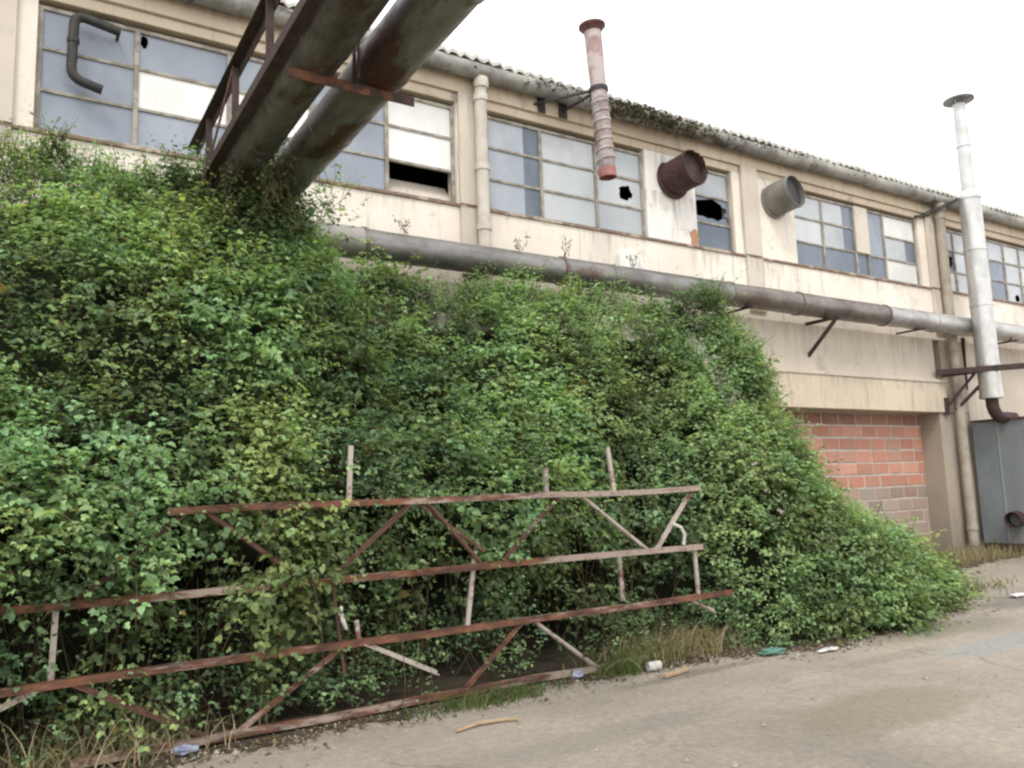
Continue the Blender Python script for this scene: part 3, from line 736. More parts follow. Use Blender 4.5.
def strands(name, mat, A, B, C, r, parent=None, seg=5):
    """three-sided thin stems along quadratic curves"""
    n = len(A); t = np.linspace(0, 1, seg + 1)
    pts = ((1 - t)[None, :, None] ** 2 * A[:, None] + (2 * t * (1 - t))[None, :, None] * B[:, None] + (t ** 2)[None, :, None] * C[:, None])
    d = C - A; d /= np.linalg.norm(d, axis=1)[:, None] + 1e-9
    ref = np.where(np.abs(d[:, 2:3]) < .9, np.array([[0, 0, 1.]]), np.array([[1., 0, 0]]))
    s1 = np.cross(d, ref); s1 /= np.linalg.norm(s1, axis=1)[:, None]; s2 = np.cross(d, s1)
    V = np.empty((n, seg + 1, 3, 3))
    for k in range(3):
        q = 2 * PI * k / 3
        rr = (r[:, None] * (1 - .55 * t)[None])[:, :, None]
        V[:, :, k] = pts + rr * (math.cos(q) * s1 + math.sin(q) * s2)[:, None]
    F = []
    base = (np.arange(n) * (seg + 1) * 3)[:, None, None]
    i = np.arange(seg)[None, :, None] * 3
    k = np.arange(3)[None, None, :]; k2 = (k + 1) % 3
    quads = np.stack([base + i + k, base + i + k2, base + i + 3 + k2, base + i + 3 + k], -1).reshape(-1, 4)
    me = bpy.data.meshes.new(name)
    me.vertices.add(n * (seg + 1) * 3); me.vertices.foreach_set('co', V.astype('f').ravel())
    me.loops.add(quads.size); me.loops.foreach_set('vertex_index', quads.astype(np.int32).ravel())
    me.polygons.add(len(quads)); me.polygons.foreach_set('loop_start', np.arange(len(quads), dtype=np.int32) * 4)
    me.materials.append(mat); me.update(calc_edges=True)
    o = bpy.data.objects.new(name, me); COL.objects.link(o)
    if parent: attach(o, parent)
    return o

# front face of the thicket: Y as a function of (x, z)
HX = [-6, .3, 1.9, 2.3, 2.7, 3.1, 5, 6.3, 7.2, 7.7, 8.3, 8.7, 8.95, 9.2, 9.6, 10.1, 10.5, 10.9]
HZ = [4.72, 4.68, 4.84, 4.5, 3.90, 3.74, 3.92, 3.94, 3.96, 3.92, 3.62, 3.05, 2.3, 1.15, .86, .68, .45, .10]
YRX = [-6, 3, 6, 7.7, 8.3, 8.95, 9.5, 10.2, 10.9]; YRZ = [8.75, 8.65, 8.35, 7.7, 7.5, 7.0, 6.7, 6.3, 6.0]
YBX = [-6, 0, 1.6, 5.2, 6.0, 6.5, 8, 10.3, 10.9]; YBZ = [5.6, 5.62, 5.98, 6.15, 6.05, 5.35, 5.3, 5.7, 5.85]
PPX = [-6, 2, 5, 6.5, 9, 11]; PPZ = [2.4, 2.3, 2.0, 1.5, 1.0, 1.0]
# rounded clumps over the face of the thicket, stamped into a height map: big mounds and small tufts
GX0, GZ0, GS, GNX, GNZ = -4.6, -.4, .02, 790, 300
def stamp(n, r0, r1):
    hm = np.zeros((GNX, GNZ)); im = np.zeros((GNX, GNZ), int)
    cxz = np.stack([rng.uniform(-4.4, 11, n), rng.uniform(-.2, 5.3, n)], 1); rad = rng.uniform(r0, r1, n)
    for i, ((bx, bz), r) in enumerate(zip(cxz, rad)):
        i0, i1 = max(int((bx - r - GX0) / GS), 0), min(int((bx + r - GX0) / GS) + 2, GNX)
        j0, j1 = max(int((bz - r - GZ0) / GS), 0), min(int((bz + r - GZ0) / GS) + 2, GNZ)
        if i0 >= i1 or j0 >= j1: continue
        gx = GX0 + GS * np.arange(i0, i1)[:, None] - bx; gz = GZ0 + GS * np.arange(j0, j1)[None] - bz
        asp = 1 + .35 * math.sin(i * 12.9)
        h = np.sqrt(np.clip(1 - (gx ** 2 / asp + gz ** 2 * asp) / r ** 2, 0, 1)) * r
        sub = hm[i0:i1, j0:j1]; m_ = h > sub
        sub[m_] = h[m_]; im[i0:i1, j0:j1][m_] = i
    return hm, im
bigH, bigI = stamp(430, .25, .68); smH, smI = stamp(2300, .10, .24)
btone = rng.normal(0, 1, 430); bhue = rng.normal(0, 1, 430); stone = rng.normal(0, 1, 2300); shue = rng.normal(0, 1, 2300)
def look(m, x, z):
    i = np.clip(((np.asarray(x) - GX0) / GS).astype(int), 0, GNX - 1); j = np.clip(((np.asarray(z) - GZ0) / GS).astype(int), 0, GNZ - 1)
    return m[i, j]
lump = [(rng.normal(size=2) * 1.1, rng.uniform(0, 6.28), .08) for _ in range(6)]
def lumps(x, z):
    v = 0
    for (w, p, a) in lump: v = v + a * np.sin(w[0] * x + w[1] * z + p)
    k = np.interp(x, [7.5, 9], [1., .6])
    return v + k * (.95 * look(bigH, x, z) + 1.25 * look(smH, x, z) - .52)
def Hf(x): return np.interp(x, HX, HZ) + .10 * np.sin(x * 2.3 + 1) * (x < 8) + .07 * np.sin(x * 5.9)
def hollow_amt(x, z):
    hx = np.clip((x + 1.2) / .8, 0, 1) * np.clip((6.1 - x) / .7, 0, 1)
    return hx * np.clip((1.45 + .25 * np.sin(x * 2.9) + .15 * np.sin(x * 6.1 + 2) - z) / .6, 0, 1)
def Ff(x, z, core=False):
    H = np.maximum(Hf(x), .05)
    t = np.clip(z / H, 0, 1.15)
    yb = np.interp(x, YBX, YBZ); yr = np.interp(x, YRX, YRZ); p = np.interp(x, PPX, PPZ)
    y = yb + (yr - yb) * t ** p
    flank = x / np.interp(z, [0, .45, .75, 1.0, 1.5, 2.4, 3.4, 4.0], [1.78, 1.67, 1.53, 1.41, 1.33, 1.265, 1.14, 1.07]) + np.interp(z, [.3, .9, 1.5, 3.2], [.12, .58, .74, .5])   # the right flank falls away steeply above a low skirt
    y = np.where(x > 5.5, np.maximum(y, flank), y)
    y = y - (.2 if core else .85) * lumps(x, z)
    y = y + hollow_amt(x, z) * (1.15 if core else .55)
    if core: y = y + .52
    return np.minimum(y, 8.98)
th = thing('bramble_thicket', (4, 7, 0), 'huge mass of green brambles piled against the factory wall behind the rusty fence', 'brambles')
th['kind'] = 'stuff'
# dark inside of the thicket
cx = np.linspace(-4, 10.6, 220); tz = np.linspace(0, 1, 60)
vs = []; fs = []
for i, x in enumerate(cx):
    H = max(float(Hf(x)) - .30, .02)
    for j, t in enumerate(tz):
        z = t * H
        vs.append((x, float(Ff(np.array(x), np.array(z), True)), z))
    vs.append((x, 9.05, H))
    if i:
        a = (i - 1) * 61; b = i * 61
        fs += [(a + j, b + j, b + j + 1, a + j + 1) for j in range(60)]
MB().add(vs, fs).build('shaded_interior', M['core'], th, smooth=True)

def sprig_leaves(p, d, out_n, size, bright, nodes, yellow, ln=1.):
    """p,d,out_n: (n,3); returns arrays for all leaflets and the stem curves"""
    n = len(p)
    Ls = rng.uniform(.14, .42, n) * (.6 + .4 * size) * ln
    end = p + d * Ls[:, None]; droop = rng.uniform(.0, .35, n) * Ls
    end2 = end.copy(); end2[:, 2] -= droop
    mid = p + d * (Ls * .55)[:, None]; mid[:, 2] += .05
    PP = []; UU = []; NN = []; LL = []; WW = []; CC = []
    base_g = np.array([.160, .242, .118])  # lightened and greyed to put a hazy veil into the leaf colour
    for k in range(nodes):
        t = (k + .6 + rng.uniform(-.25, .25, n)) / nodes
        t = t[:, None]
        q = (1 - t) ** 2 * p + 2 * t * (1 - t) * mid + t ** 2 * end2
        tang = 2 * (1 - t) * (mid - p) + 2 * t * (end2 - mid)
        tang /= np.linalg.norm(tang, axis=1)[:, None] + 1e-9
        # petiole direction: sideways, alternating
        side = np.cross(tang, np.array([0, 0, 1.])) ; side /= np.linalg.norm(side, axis=1)[:, None] + 1e-9
        sg = np.where((np.arange(n) + k) % 2 == 0, 1., -1.)[:, None]
        pet = side * sg * .8 + tang * .5 + rng.normal(0, .35, (n, 3)) + np.array([0, 0, .15]) + out_n * .25
        pet /= np.linalg.norm(pet, axis=1)[:, None]
        pl = rng.uniform(.02, .05, n)[:, None] * size[:, None]
        b0 = q + pet * pl
        nrm = out_n * .5 + np.array([0, 0, .95]) + rng.normal(0, .40, (n, 3))
        nrm /= np.linalg.norm(nrm, axis=1)[:, None]
        fade = 1 - .35 * t[:, 0]
        for j, ang in enumerate((0, 1.05, -1.05)):
            ps = pet - nrm * (pet * nrm).sum(1)[:, None]; ps /= np.linalg.norm(ps, axis=1)[:, None] + 1e-9
            cr = np.cross(nrm, ps)
            u = ps * math.cos(ang) + cr * math.sin(ang) + rng.normal(0, .12, (n, 3)) - np.array([0, 0, .12])
            l = np.exp(rng.normal(-3.05, .30, n)) * size * fade * (1. if j == 0 else .82)
            PP.append(b0); UU.append(u); NN.append(nrm + rng.normal(0, .18, (n, 3))); LL.append(l); WW.append(l * rng.uniform(.62, .8, n))
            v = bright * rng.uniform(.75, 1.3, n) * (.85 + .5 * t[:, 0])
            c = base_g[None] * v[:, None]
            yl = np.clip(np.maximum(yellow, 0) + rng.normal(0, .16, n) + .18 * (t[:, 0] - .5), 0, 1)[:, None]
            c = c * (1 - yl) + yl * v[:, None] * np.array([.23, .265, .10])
            blue = np.clip(-yellow * 1.0, 0, .35)[:, None]; c = c * (1 - blue) + blue * c * np.array([.72, 1.0, 1.35])
            dead = rng.random(n) < .012 + .02 * (yellow > .5)
            c[dead] = np.array([.22, .16, .05]) * rng.uniform(.6, 1.2, (dead.sum(), 1))
            pale = rng.random(n) < .05      # pale undersides turned up
            c[pale] = c[pale] * .6 + np.array([.16, .19, .13])
            CC.append(c)
    return [np.concatenate(a) for a in (PP, UU, NN, LL, WW, CC)], (p, mid, end2)

def surface_samples(n, x0, x1, keep=None):
    out = []
    tot = 0
    while tot < n:
        x = rng.uniform(x0, x1, 4 * n); u = rng.uniform(0, 1.03, 4 * n)
        H = np.maximum(Hf(x), .05); z = u * H
        e = .10
        fx = (Ff(x + e, z) - Ff(x - e, z)) / (2 * e); fz = (Ff(x, z + e) - Ff(x, np.maximum(z - e, 0))) / (2 * e)
        fx = np.clip(fx, -1.6, 1.6); fz = np.clip(fz, -1.2, 2.5)
        ar = np.sqrt(1 + fx ** 2 + fz ** 2) * H
        ok = rng.random(4 * n) < ar / 22.
        dens = (1 - .74 * hollow_amt(x, z)) * np.clip((look(smH, x, z) - .045) * 12, .03, 1) * np.clip(.25 + 2.5 * look(bigH, x, z), 0, 1)
        ok &= rng.random(4 * n) < dens
        if keep is not None: ok &= keep(x, z)
        y = Ff(x, z)
        nn = np.stack([fx, -np.ones_like(fx), fz], 1)       # outward: towards -Y
        nn /= np.linalg.norm(nn, axis=1)[:, None]
        out.append((np.stack([x, y, z], 1)[ok], nn[ok])); tot += ok.sum()
    p = np.concatenate([o[0] for o in out])[:n // 5]; nn = np.concatenate([o[1] for o in out])[:n // 5]
    p = np.repeat(p, 5, axis=0) + rng.normal(0, .06, (len(p) * 5, 3)); nn = np.repeat(nn, 5, axis=0)   # sprigs come in tufts
    return p, nn

allL = []; stems = []
def grow(p, nn, nodes, size, up=.45, depth=.34, bright_mul=1., ln=1.):
    n = len(p)
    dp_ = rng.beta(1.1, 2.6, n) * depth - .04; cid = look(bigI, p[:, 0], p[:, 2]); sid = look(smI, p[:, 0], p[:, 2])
    p = p - nn * dp_[:, None]
    p[:, 2] = np.maximum(p[:, 2], .03)
    d = nn * .8 + np.array([0, 0, up]) + rng.normal(0, .45, (n, 3)); d /= np.linalg.norm(d, axis=1)[:, None]
    cl = np.sin(p[:, 0] * 2.1 + 1.3 * np.sin(p[:, 2] * 1.7)) + np.sin(p[:, 2] * 3.3 + p[:, 0] * 1.1 + 2) + np.sin(p[:, 0] * 6.2 - p[:, 2] * 4.9)
    tuft = np.repeat(rng.normal(0, 1, n // 5 + 1), 5)[:n]
    bright = bright_mul * (1.02 + .16 * tuft + .05 * cl + .15 * btone[cid] + .20 * stone[sid] + rng.normal(0, .14, n)) * np.clip(1.1 - .5 * np.clip(dp_, 0, 1), .5, 1.2)  # last factor paints inner shade: deeper sprigs get darker leaves
    yellow = np.clip(.12 + .14 * bhue[cid] + .14 * shue[sid] + .10 * np.sin(p[:, 0] * 1.3 + 4 + p[:, 2]) + rng.normal(0, .12, n) + .35 * np.clip((p[:, 0] - 8.6) / 1.2, 0, 1) + .35 * np.exp(-((p[:, 0] - .1) / .35) ** 2 - ((p[:, 2] - 1.4) / .3) ** 2), -.5, .9)
    csz = np.where(p[:, 0] < 1.2, .86, 1.) * (.82 + .5 * np.abs(np.sin(cid * 7.3)) ** 2)
    a, s = sprig_leaves(p, d, nn, size * csz * rng.uniform(.75, 1.2, n), np.clip(bright, .4, 1.75), nodes, yellow, ln)
    allL.append(a); stems.append(s)
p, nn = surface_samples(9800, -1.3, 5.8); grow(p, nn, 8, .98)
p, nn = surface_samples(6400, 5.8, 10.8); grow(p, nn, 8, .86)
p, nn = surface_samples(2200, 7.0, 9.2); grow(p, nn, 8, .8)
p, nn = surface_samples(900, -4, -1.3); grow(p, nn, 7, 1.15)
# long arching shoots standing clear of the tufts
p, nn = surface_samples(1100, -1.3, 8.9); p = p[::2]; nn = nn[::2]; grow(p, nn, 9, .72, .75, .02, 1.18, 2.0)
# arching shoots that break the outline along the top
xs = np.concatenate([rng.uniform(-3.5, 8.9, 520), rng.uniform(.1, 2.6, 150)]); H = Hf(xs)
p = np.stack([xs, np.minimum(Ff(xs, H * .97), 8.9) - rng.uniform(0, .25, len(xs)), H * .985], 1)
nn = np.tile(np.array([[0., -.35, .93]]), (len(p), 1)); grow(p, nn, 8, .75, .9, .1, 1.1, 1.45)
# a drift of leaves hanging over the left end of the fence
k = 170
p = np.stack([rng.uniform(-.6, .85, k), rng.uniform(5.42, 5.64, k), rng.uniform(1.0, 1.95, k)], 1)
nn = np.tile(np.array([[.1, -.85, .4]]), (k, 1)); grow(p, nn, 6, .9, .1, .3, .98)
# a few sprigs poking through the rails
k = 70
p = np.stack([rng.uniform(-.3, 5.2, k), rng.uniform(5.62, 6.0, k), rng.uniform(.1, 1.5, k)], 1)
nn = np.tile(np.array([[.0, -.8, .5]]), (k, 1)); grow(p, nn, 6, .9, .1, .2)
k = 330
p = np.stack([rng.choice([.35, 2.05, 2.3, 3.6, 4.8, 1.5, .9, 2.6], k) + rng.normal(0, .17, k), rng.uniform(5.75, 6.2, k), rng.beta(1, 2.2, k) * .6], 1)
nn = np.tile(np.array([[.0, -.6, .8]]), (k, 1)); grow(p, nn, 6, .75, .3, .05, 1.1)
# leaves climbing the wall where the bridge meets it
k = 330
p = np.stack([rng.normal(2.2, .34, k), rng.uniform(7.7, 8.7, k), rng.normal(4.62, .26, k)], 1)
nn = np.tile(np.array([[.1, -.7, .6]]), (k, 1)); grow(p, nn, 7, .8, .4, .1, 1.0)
A = [np.concatenate([a[i] for a in allL]) for i in range(6)]
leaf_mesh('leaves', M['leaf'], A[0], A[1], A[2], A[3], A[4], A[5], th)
sa = [np.concatenate([s[i] for s in stems]) for i in range(3)]
sel = rng.random(len(sa[0])) < .6
strands('canes', M['stem'], sa[0][sel], sa[1][sel], sa[2][sel], rng.uniform(.0025, .006, sel.sum()), th, 4)
# bare tangled canes in the dark hollow behind the fence
k = 190
a = np.stack([rng.uniform(-1.2, 5.7, k), rng.uniform(5.85, 6.9, k), np.zeros(k)], 1)
c = a + np.stack([rng.normal(0, .45, k), rng.normal(-.1, .25, k), rng.uniform(.6, 1.7, k)], 1)
b = (a + c) / 2 + rng.normal(0, .22, (k, 3))
strands('bare_canes', M['stem'], a, b, c, rng.uniform(.003, .009, k), th, 8)
# hanging vine strands
k = 60
a = np.stack([rng.uniform(-.8, 5.4, k), rng.uniform(5.72, 6.3, k), rng.uniform(1.2, 1.9, k)], 1)
c = a + np.stack([rng.normal(0, .12, k), rng.normal(-.03, .06, k), -rng.uniform(.4, 1.2, k)], 1); c[:, 2] = np.maximum(c[:, 2], .1)
b = (a + c) / 2 + rng.normal(0, .08, (k, 3))
strands('hanging_canes', M['stem'], a, b, c, rng.uniform(.003, .006, k), th, 8)
PPs = []; m_ = 14
for t in np.linspace(.05, 1, m_):
    PPs.append((1 - t) ** 2 * a + 2 * t * (1 - t) * b + t * t * c)
P_ = np.concatenate(PPs); n_ = len(P_)
leaf_mesh('hanging_leaves', M['leaf'], P_, rng.normal(0, .6, (n_, 3)) + np.array([0, -.3, -.5]), rng.normal(0, .4, (n_, 3)) + np.array([0, -.6, .5]),
          rng.uniform(.025, .06, n_), rng.uniform(.02, .04, n_), np.array([.10, .14, .04]) * rng.uniform(.5, 1.4, (n_, 1)), th)

# dry creeper hanging from the ends of the bridge pipes
cr = thing('dry_creeper', (2.3, 8, 4.5), 'straggly brown and green creeper hanging off the end of the overhead pipes', 'creeper')
k = 120
a = np.stack([rng.normal(1.95, .22, k), rng.uniform(7.0, 8.5, k), rng.uniform(4.62, 5.1, k)], 1)
c = a + np.stack([rng.normal(.0, .16, k), rng.normal(-.15, .2, k), -rng.uniform(.15, .9, k)], 1)
b = (a + c) / 2 + rng.normal(0, .12, (k, 3))
strands('twigs', M['stem'], a, b, c, rng.uniform(.002, .005, k), cr, 6)
P_ = np.concatenate([(1 - t) ** 2 * a + 2 * t * (1 - t) * b + t * t * c for t in np.linspace(.1, 1, 9)]); n_ = len(P_)
leaf_mesh('leaves', M['leaf'], P_, rng.normal(0, .6, (n_, 3)) + np.array([0, -.2, -.3]), rng.normal(0, .5, (n_, 3)) + np.array([0, -.6, .5]),
          rng.uniform(.02, .05, n_), rng.uniform(.012, .03, n_), np.where(rng.random((n_, 1)) < .45, np.array([[.24, .20, .11]]), np.array([[.075, .105, .035]])) * rng.uniform(.6, 1.3, (n_, 1)), cr)

# small weeds on the wall pipe
def weed(x, y, z, h, label, n=16, group=None):
    t = thing('weed', (x, y, z), label, 'weed', group)
    k = max(3, n // 4)
    a = np.tile(np.array([[x, y, z]]), (k, 1)) + rng.normal(0, .02, (k, 3)) * np.array([1, 1, 0])
    c = a + np.stack([rng.normal(0, h * .3, k), rng.normal(0, h * .2, k), rng.uniform(.6, 1, k) * h], 1); b = (a + c) / 2 + rng.normal(0, .03, (k, 3))
    strands('stalk', M['stem'], a, b, c, np.full(k, .004), t, 4)
    P_ = np.concatenate([(1 - q) ** 2 * a + 2 * q * (1 - q) * b + q * q * c for q in np.linspace(.2, 1, 7)]); m = len(P_)
    leaf_mesh('foliage', M['leaf'], P_, rng.normal(0, .7, (m, 3)), rng.normal(0, .5, (m, 3)) + np.array([0, -.5, .6]), rng.uniform(.03, .06, m), rng.uniform(.012, .03, m),
              np.array([.10, .12, .05]) * rng.uniform(.6, 1.4, (m, 1)), t)
for x, h, l in [(5.62, .22, 'small weed on top of the grey wall pipe, nearest the pale drainpipe'), (6.35, .30, 'taller thin weed on the wall pipe, between two smaller ones'), (7.55, .18, 'tiny weed on the wall pipe beside the round plastered hole'), (3.95, .25, 'leafy weed on the wall pipe below the opened window sash')]:
    weed(x, PY - .05, PZ + PR - .01, h, l, 16, 'weeds growing on the wall pipe')

# moss along the gutter
k = 2600
x = np.concatenate([rng.normal(8.15, .7, 1150), rng.uniform(5, 14, 150)]); q = rng.uniform(-.9, 1.5, len(x))
P_ = np.stack([x, gy - gr * np.cos(q) * 1.0, gz + gr * np.sin(q) + rng.uniform(0, .05, len(x))], 1)
P_[:1000, 2] += rng.uniform(-.16, .01, 1000); P_[:1000, 1] -= .03
m = len(P_)
o = leaf_mesh('gutter_moss', M['leaf'], P_, rng.normal(0, .6, (m, 3)) + np.array([0, -.5, -.1]), rng.normal(0, .6, (m, 3)) + np.array([0, -.5, .5]), rng.uniform(.03, .08, m), rng.uniform(.02, .05, m),
              np.array([.085, .072, .05]) * rng.uniform(.4, 1.6, (m, 1)))
tag(o, 'dark moss and dead weeds clogging the gutter above the rusty duct', 'moss', kind='stuff')

# grasses
def grass(name, cx, cy, rx, ry, n, h, cols, label, lean=.35):
    x = rng.normal(cx, rx, n); y = rng.normal(cy, ry, n); hh = h * rng.uniform(.4, 1.15, n)
    a = np.stack([x, y, np.zeros(n)], 1); dr = rng.normal(0, lean, (n, 2))
    seg = 4; t = np.linspace(0, 1, seg + 1)
    V = np.empty((n, seg + 1, 2, 3)); w = rng.uniform(.003, .007, n)
    ang = rng.uniform(0, PI, n); sx, sy = np.cos(ang), np.sin(ang)
    for i, q in enumerate(t):
        cxx = x + dr[:, 0] * hh * q ** 1.8; cyy = y + dr[:, 1] * hh * q ** 1.8; cz = hh * (q - .28 * q ** 3 * np.abs(dr).sum(1))
        for s, sg in ((0, -1), (1, 1)):
            V[:, i, s, 0] = cxx + sg * sx * w * (1 - .9 * q); V[:, i, s, 1] = cyy + sg * sy * w * (1 - .9 * q); V[:, i, s, 2] = cz
    base = (np.arange(n) * (seg + 1) * 2)[:, None]; i = np.arange(seg)[None] * 2
    quads = np.stack([base + i, base + i + 1, base + i + 3, base + i + 2], -1).reshape(-1, 4)
    me = bpy.data.meshes.new(name); me.vertices.add(V.size // 3); me.vertices.foreach_set('co', V.astype('f').ravel())
    me.loops.add(quads.size); me.loops.foreach_set('vertex_index', quads.astype(np.int32).ravel())
    me.polygons.add(len(quads)); me.polygons.foreach_set('loop_start', np.arange(len(quads), dtype=np.int32) * 4)
    at = me.attributes.new('tint', 'FLOAT_COLOR', 'FACE'); cc = np.array(cols)[rng.integers(0, len(cols), n)] * rng.uniform(.7, 1.3, (n, 1))
    c4 = np.ones((n, 4), 'f'); c4[:, :3] = cc; at.data.foreach_set('color', np.repeat(c4, seg, axis=0).ravel())
    me.materials.append(M['straw']); me.update(calc_edges=True)
    o = bpy.data.objects.new(name, me); COL.objects.link(o)
    return tag(o, label, 'grass', kind='stuff')
STR = [(.42, .34, .21), (.34, .27, .17), (.48, .40, .26), (.22, .20, .10)]; GRN = [(.07, .12, .03), (.10, .14, .04), (.15, .16, .06)]
grass('dry_grass', 5.3, 5.78, .40, .14, 1050, .36, STR + GRN[1:], 'tuft of dry straw coloured grass at the right end of the fence', .75)
grass('tall_grass', .5, 5.78, .40, .14, 420, .42, STR[:3] * 2 + GRN, 'long green and straw grass under the lower left rails of the fence', .7)
grass('short_grass', 3.1, 5.45, .30, .07, 500, .14, GRN, 'low green grass patch at the foot of the fence on the concrete edge', .6)
grass('short_grass', 4.5, 5.55, .14, .08, 300, .22, GRN, 'bright grass clump beside the white cup at the fence', .6)
grass('verge_grass', 10.6, 6.3, .8, .22, 700, .18, GRN + STR[:1], 'thin verge grass past the right end of the brambles', .6)
grass('shed_grass', 14.8, 8.4, 1.2, .35, 1300, .32, STR + GRN[2:], 'dry grass growing along the wall and under the blue grey shed', .5)

# gravel and leaf litter along the edge of the soil
n = 3600; vs = []; fs = []
gm = MB()
for i in range(n):
    x = random.uniform(-1, 12.5); y = float(np.interp(x, ex, ey)) + random.gauss(.02, .16)
    if random.random() < .12: x = random.uniform(0, 12); y = random.uniform(2.6, 5.5)
    s = random.uniform(.004, .014) * (2.2 if random.random() < .05 else 1); q = random.uniform(0, PI)
    c = random.choice([(.30, .27, .23), (.26, .23, .19), (.36, .32, .27), (.20, .165, .13), (.17, .13, .09)] if abs(y - np.interp(x, ex, ey)) < .5 else [(.38, .34, .29), (.3, .27, .22)])
    ca, sa_ = math.cos(q) * s, math.sin(q) * s; h = s * random.uniform(.4, 1.1)
    gm.add([(x + ca, y + sa_, .004), (x - sa_, y + ca * .8, .004), (x - ca, y - sa_ * .9, .004), (x + sa_ * 1.1, y - ca, .004), (x + ca * .2, y, .006 + h)], [(0, 1, 4), (1, 2, 4), (2, 3, 4), (3, 0, 4)], c)
tag(gm.build('gravel', M['pebble'], colors=True), 'scattered grit and leaf litter along the broken edge of the concrete', 'gravel', kind='stuff')

# fallen leaves along the foot of the brambles
k = 1500
x = rng.uniform(-.6, 11, k); y = np.interp(x, ex, ey) + rng.normal(.12, .16, k)
o = leaf_mesh('leaf_litter', M['leaf'], np.stack([x, y, rng.uniform(.008, .02, k)], 1), rng.normal(0, 1, (k, 3)) * np.array([1, 1, .12]), rng.normal(0, .22, (k, 3)) + np.array([0, 0, 1]),
              rng.uniform(.02, .06, k), rng.uniform(.012, .035, k), np.array([[.16, .115, .07], [.22, .17, .10], [.10, .075, .05], [.13, .14, .06]])[rng.integers(0, 4, k)] * rng.uniform(.6, 1.3, (k, 1)))
tag(o, 'brown fallen leaves strewn along the foot of the brambles', 'leaf litter', kind='stuff')

# ------------------------------------------------------------------ litter
def crumple(name, c, r, flat, mat, label, cat):
    mb = MB(); n, k = 10, 7
    vs = []
    for i in range(k + 1):
        th_ = PI * i / k
        for j in range(n):
            q = 2 * PI * j / n; rr = random.uniform(.6, 1.2)
            vs.append((c[0] + r[0] * rr * math.sin(th_) * math.cos(q), c[1] + r[1] * rr * math.sin(th_) * math.sin(q), max(c[2] + flat * rr * math.cos(th_) + flat * .8, .008)))
    fs = [(i * n + j, i * n + (j + 1) % n, (i + 1) * n + (j + 1) % n, (i + 1) * n + j) for i in range(k) for j in range(n)]
    return tag(mb.add(vs, fs).build(name, M[mat]), label, cat)
cup = thing('paper_cup', (4.72, 5.42, .04), 'white crushed paper cup lying at the foot of the dry grass', 'cup')
MB().hollow((4.66, 5.43, .045), (4.77, 5.40, .05), .038, .003, 18, .006).tube([(4.66, 5.43, .045), (4.663, 5.43, .045)], .036, 18).build('cup_body', M['cup'], cup, smooth=True)
crumple('plastic_scrap', (4.05, 5.62, .02), (.06, .04), .03, 'blue_litter', 'crumpled blue and white plastic scrap under the last zigzag bar', 'litter')
crumple('plastic_bag', (.98, 5.58, .02), (.08, .045), .03, 'blue_litter', 'bluish white crumpled bag by the bottom rail at lower left', 'litter')
crumple('plastic_sheet', (5.98, 5.22, .015), (.16, .08), .022, 'teal', 'teal plastic rag at the edge of the brambles', 'litter')
crumple('plaster_lump', (6.45, 4.98, .01), (.15, .045), .015, 'cup', 'flat white scrap at the foot of the brambles on the yard edge', 'litter')
crumple('foil_scrap', (10.9, 5.5, .01), (.18, .06), .022, 'cup', 'white plastic scrap lying far right past the brambles', 'litter')
wd = MB().bar((4.60, 5.17, .022), (4.93, 5.24, .022), .05, .03)
tag(wd.build('wood_offcut', M['wood'], bevel=.006), 'short pale brown wood offcut lying on the concrete', 'wood')
br = MB().tube([(2.55, 4.93, .015), (2.75, 4.98, .02), (2.95, 4.95, .018), (3.02, 4.90, .014), (2.98, 4.84, .012)], [.008, .012, .011, .009, .005], 7)
tag(br.build('fallen_branch', M['wood'], smooth=True), 'thin bent dry branch lying on the concrete in front of the fence', 'branch')

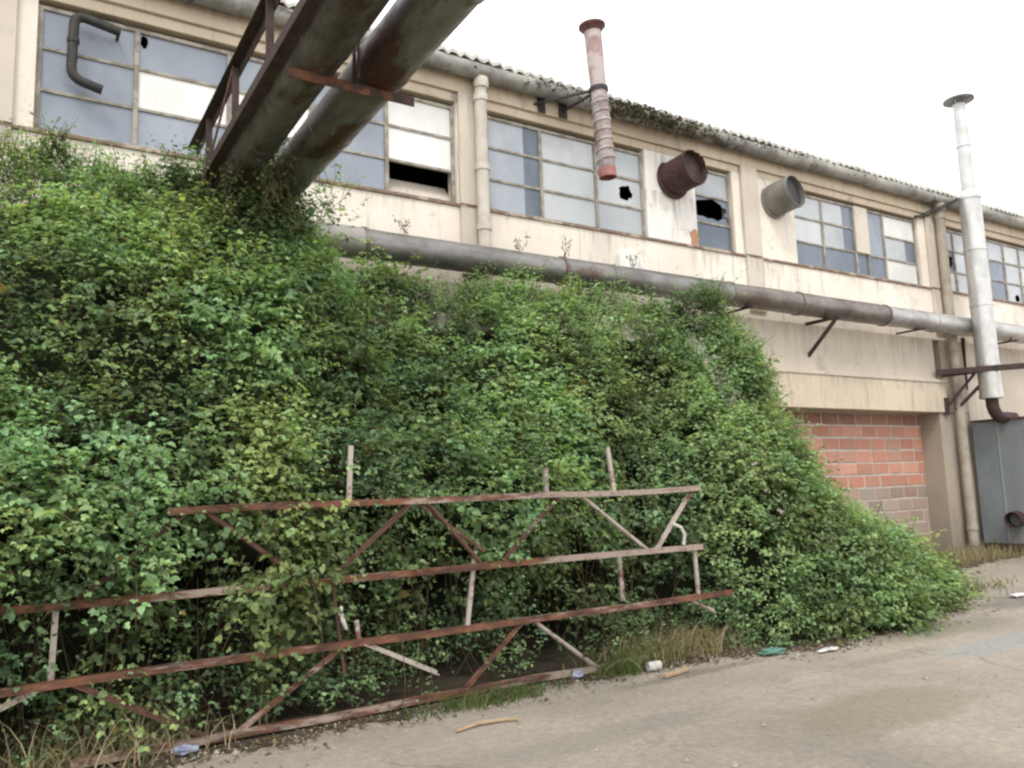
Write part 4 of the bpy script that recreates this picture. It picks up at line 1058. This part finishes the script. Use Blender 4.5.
# ------------------------------------------------------------------ sky, sun, camera
w = bpy.data.worlds.new('World'); S.world = w; w.use_nodes = True
nt = w.node_tree; nt.nodes.clear(); G = NG(nt)
SUN_EL, SUN_AZ = math.radians(52), math.radians(215)     # azimuth measured clockwise from +Y
sky = G.n('ShaderNodeTexSky', sky_type='NISHITA'); sky.sun_disc = False; sky.sun_elevation = SUN_EL; sky.sun_rotation = SUN_AZ
b1 = G.n('ShaderNodeBackground'); b1.inputs['Strength'].default_value = .06
nt.links.new(sky.outputs[0], b1.inputs['Color'])
tc = G.n('ShaderNodeTexCoord'); nz = G.n('ShaderNodeTexNoise'); nz.inputs['Scale'].default_value = 1.6; nz.inputs['Detail'].default_value = 5
nt.links.new(tc.outputs['Generated'], nz.inputs['Vector'])
cl = G.mix(G.ramp(nz.outputs['Fac'], .3, .7), (1., .985, .95), (.88, .88, .88))
b2 = G.n('ShaderNodeBackground'); b2.inputs['Strength'].default_value = 1.85; nt.links.new(cl, b2.inputs['Color'])
ad = G.n('ShaderNodeAddShader'); nt.links.new(b1.outputs[0], ad.inputs[0]); nt.links.new(b2.outputs[0], ad.inputs[1])
wo = G.n('ShaderNodeOutputWorld'); nt.links.new(ad.outputs[0], wo.inputs['Surface'])
sl = bpy.data.lights.new('sun', 'SUN'); sl.energy = 1.5; sl.angle = math.radians(14); sl.color = (1., .96, .9)
so = bpy.data.objects.new('sun', sl); COL.objects.link(so); so.location = (0, -5, 20)
dirv = Vector((math.sin(SUN_AZ) * math.cos(SUN_EL), math.cos(SUN_AZ) * math.cos(SUN_EL), math.sin(SUN_EL)))
so.rotation_euler = dirv.to_track_quat('Z', 'Y').to_euler()

cam = bpy.data.cameras.new('camera'); co = bpy.data.objects.new('camera', cam); COL.objects.link(co)
cam.sensor_fit = 'HORIZONTAL'; cam.sensor_width = 36; cam.lens = 36 * 800 / 1024; cam.clip_end = 600; cam.clip_start = .05
R = Matrix(((.850, -.039, .525), (-.526, -.126, .841), (-.034, .991, .128)))     # columns: right, up, forward
rt, up, fw = (Vector(R.col[i]).normalized() for i in range(3))
rt = (rt - fw * rt.dot(fw)).normalized(); up = rt.cross(fw)      # right x forward gives up
if up.z < 0: up = -up
co.matrix_world = Matrix(((rt.x, up.x, -fw.x, 0), (rt.y, up.y, -fw.y, 0), (rt.z, up.z, -fw.z, 1.6), (0, 0, 0, 1)))
S.camera = co
S.render.engine = 'CYCLES'
S.cycles.filter_width = 2.4
S.view_settings.view_transform = 'Standard'; S.view_settings.look = 'None'; S.view_settings.exposure = 0
S.render.resolution_x, S.render.resolution_y = 1024, 768
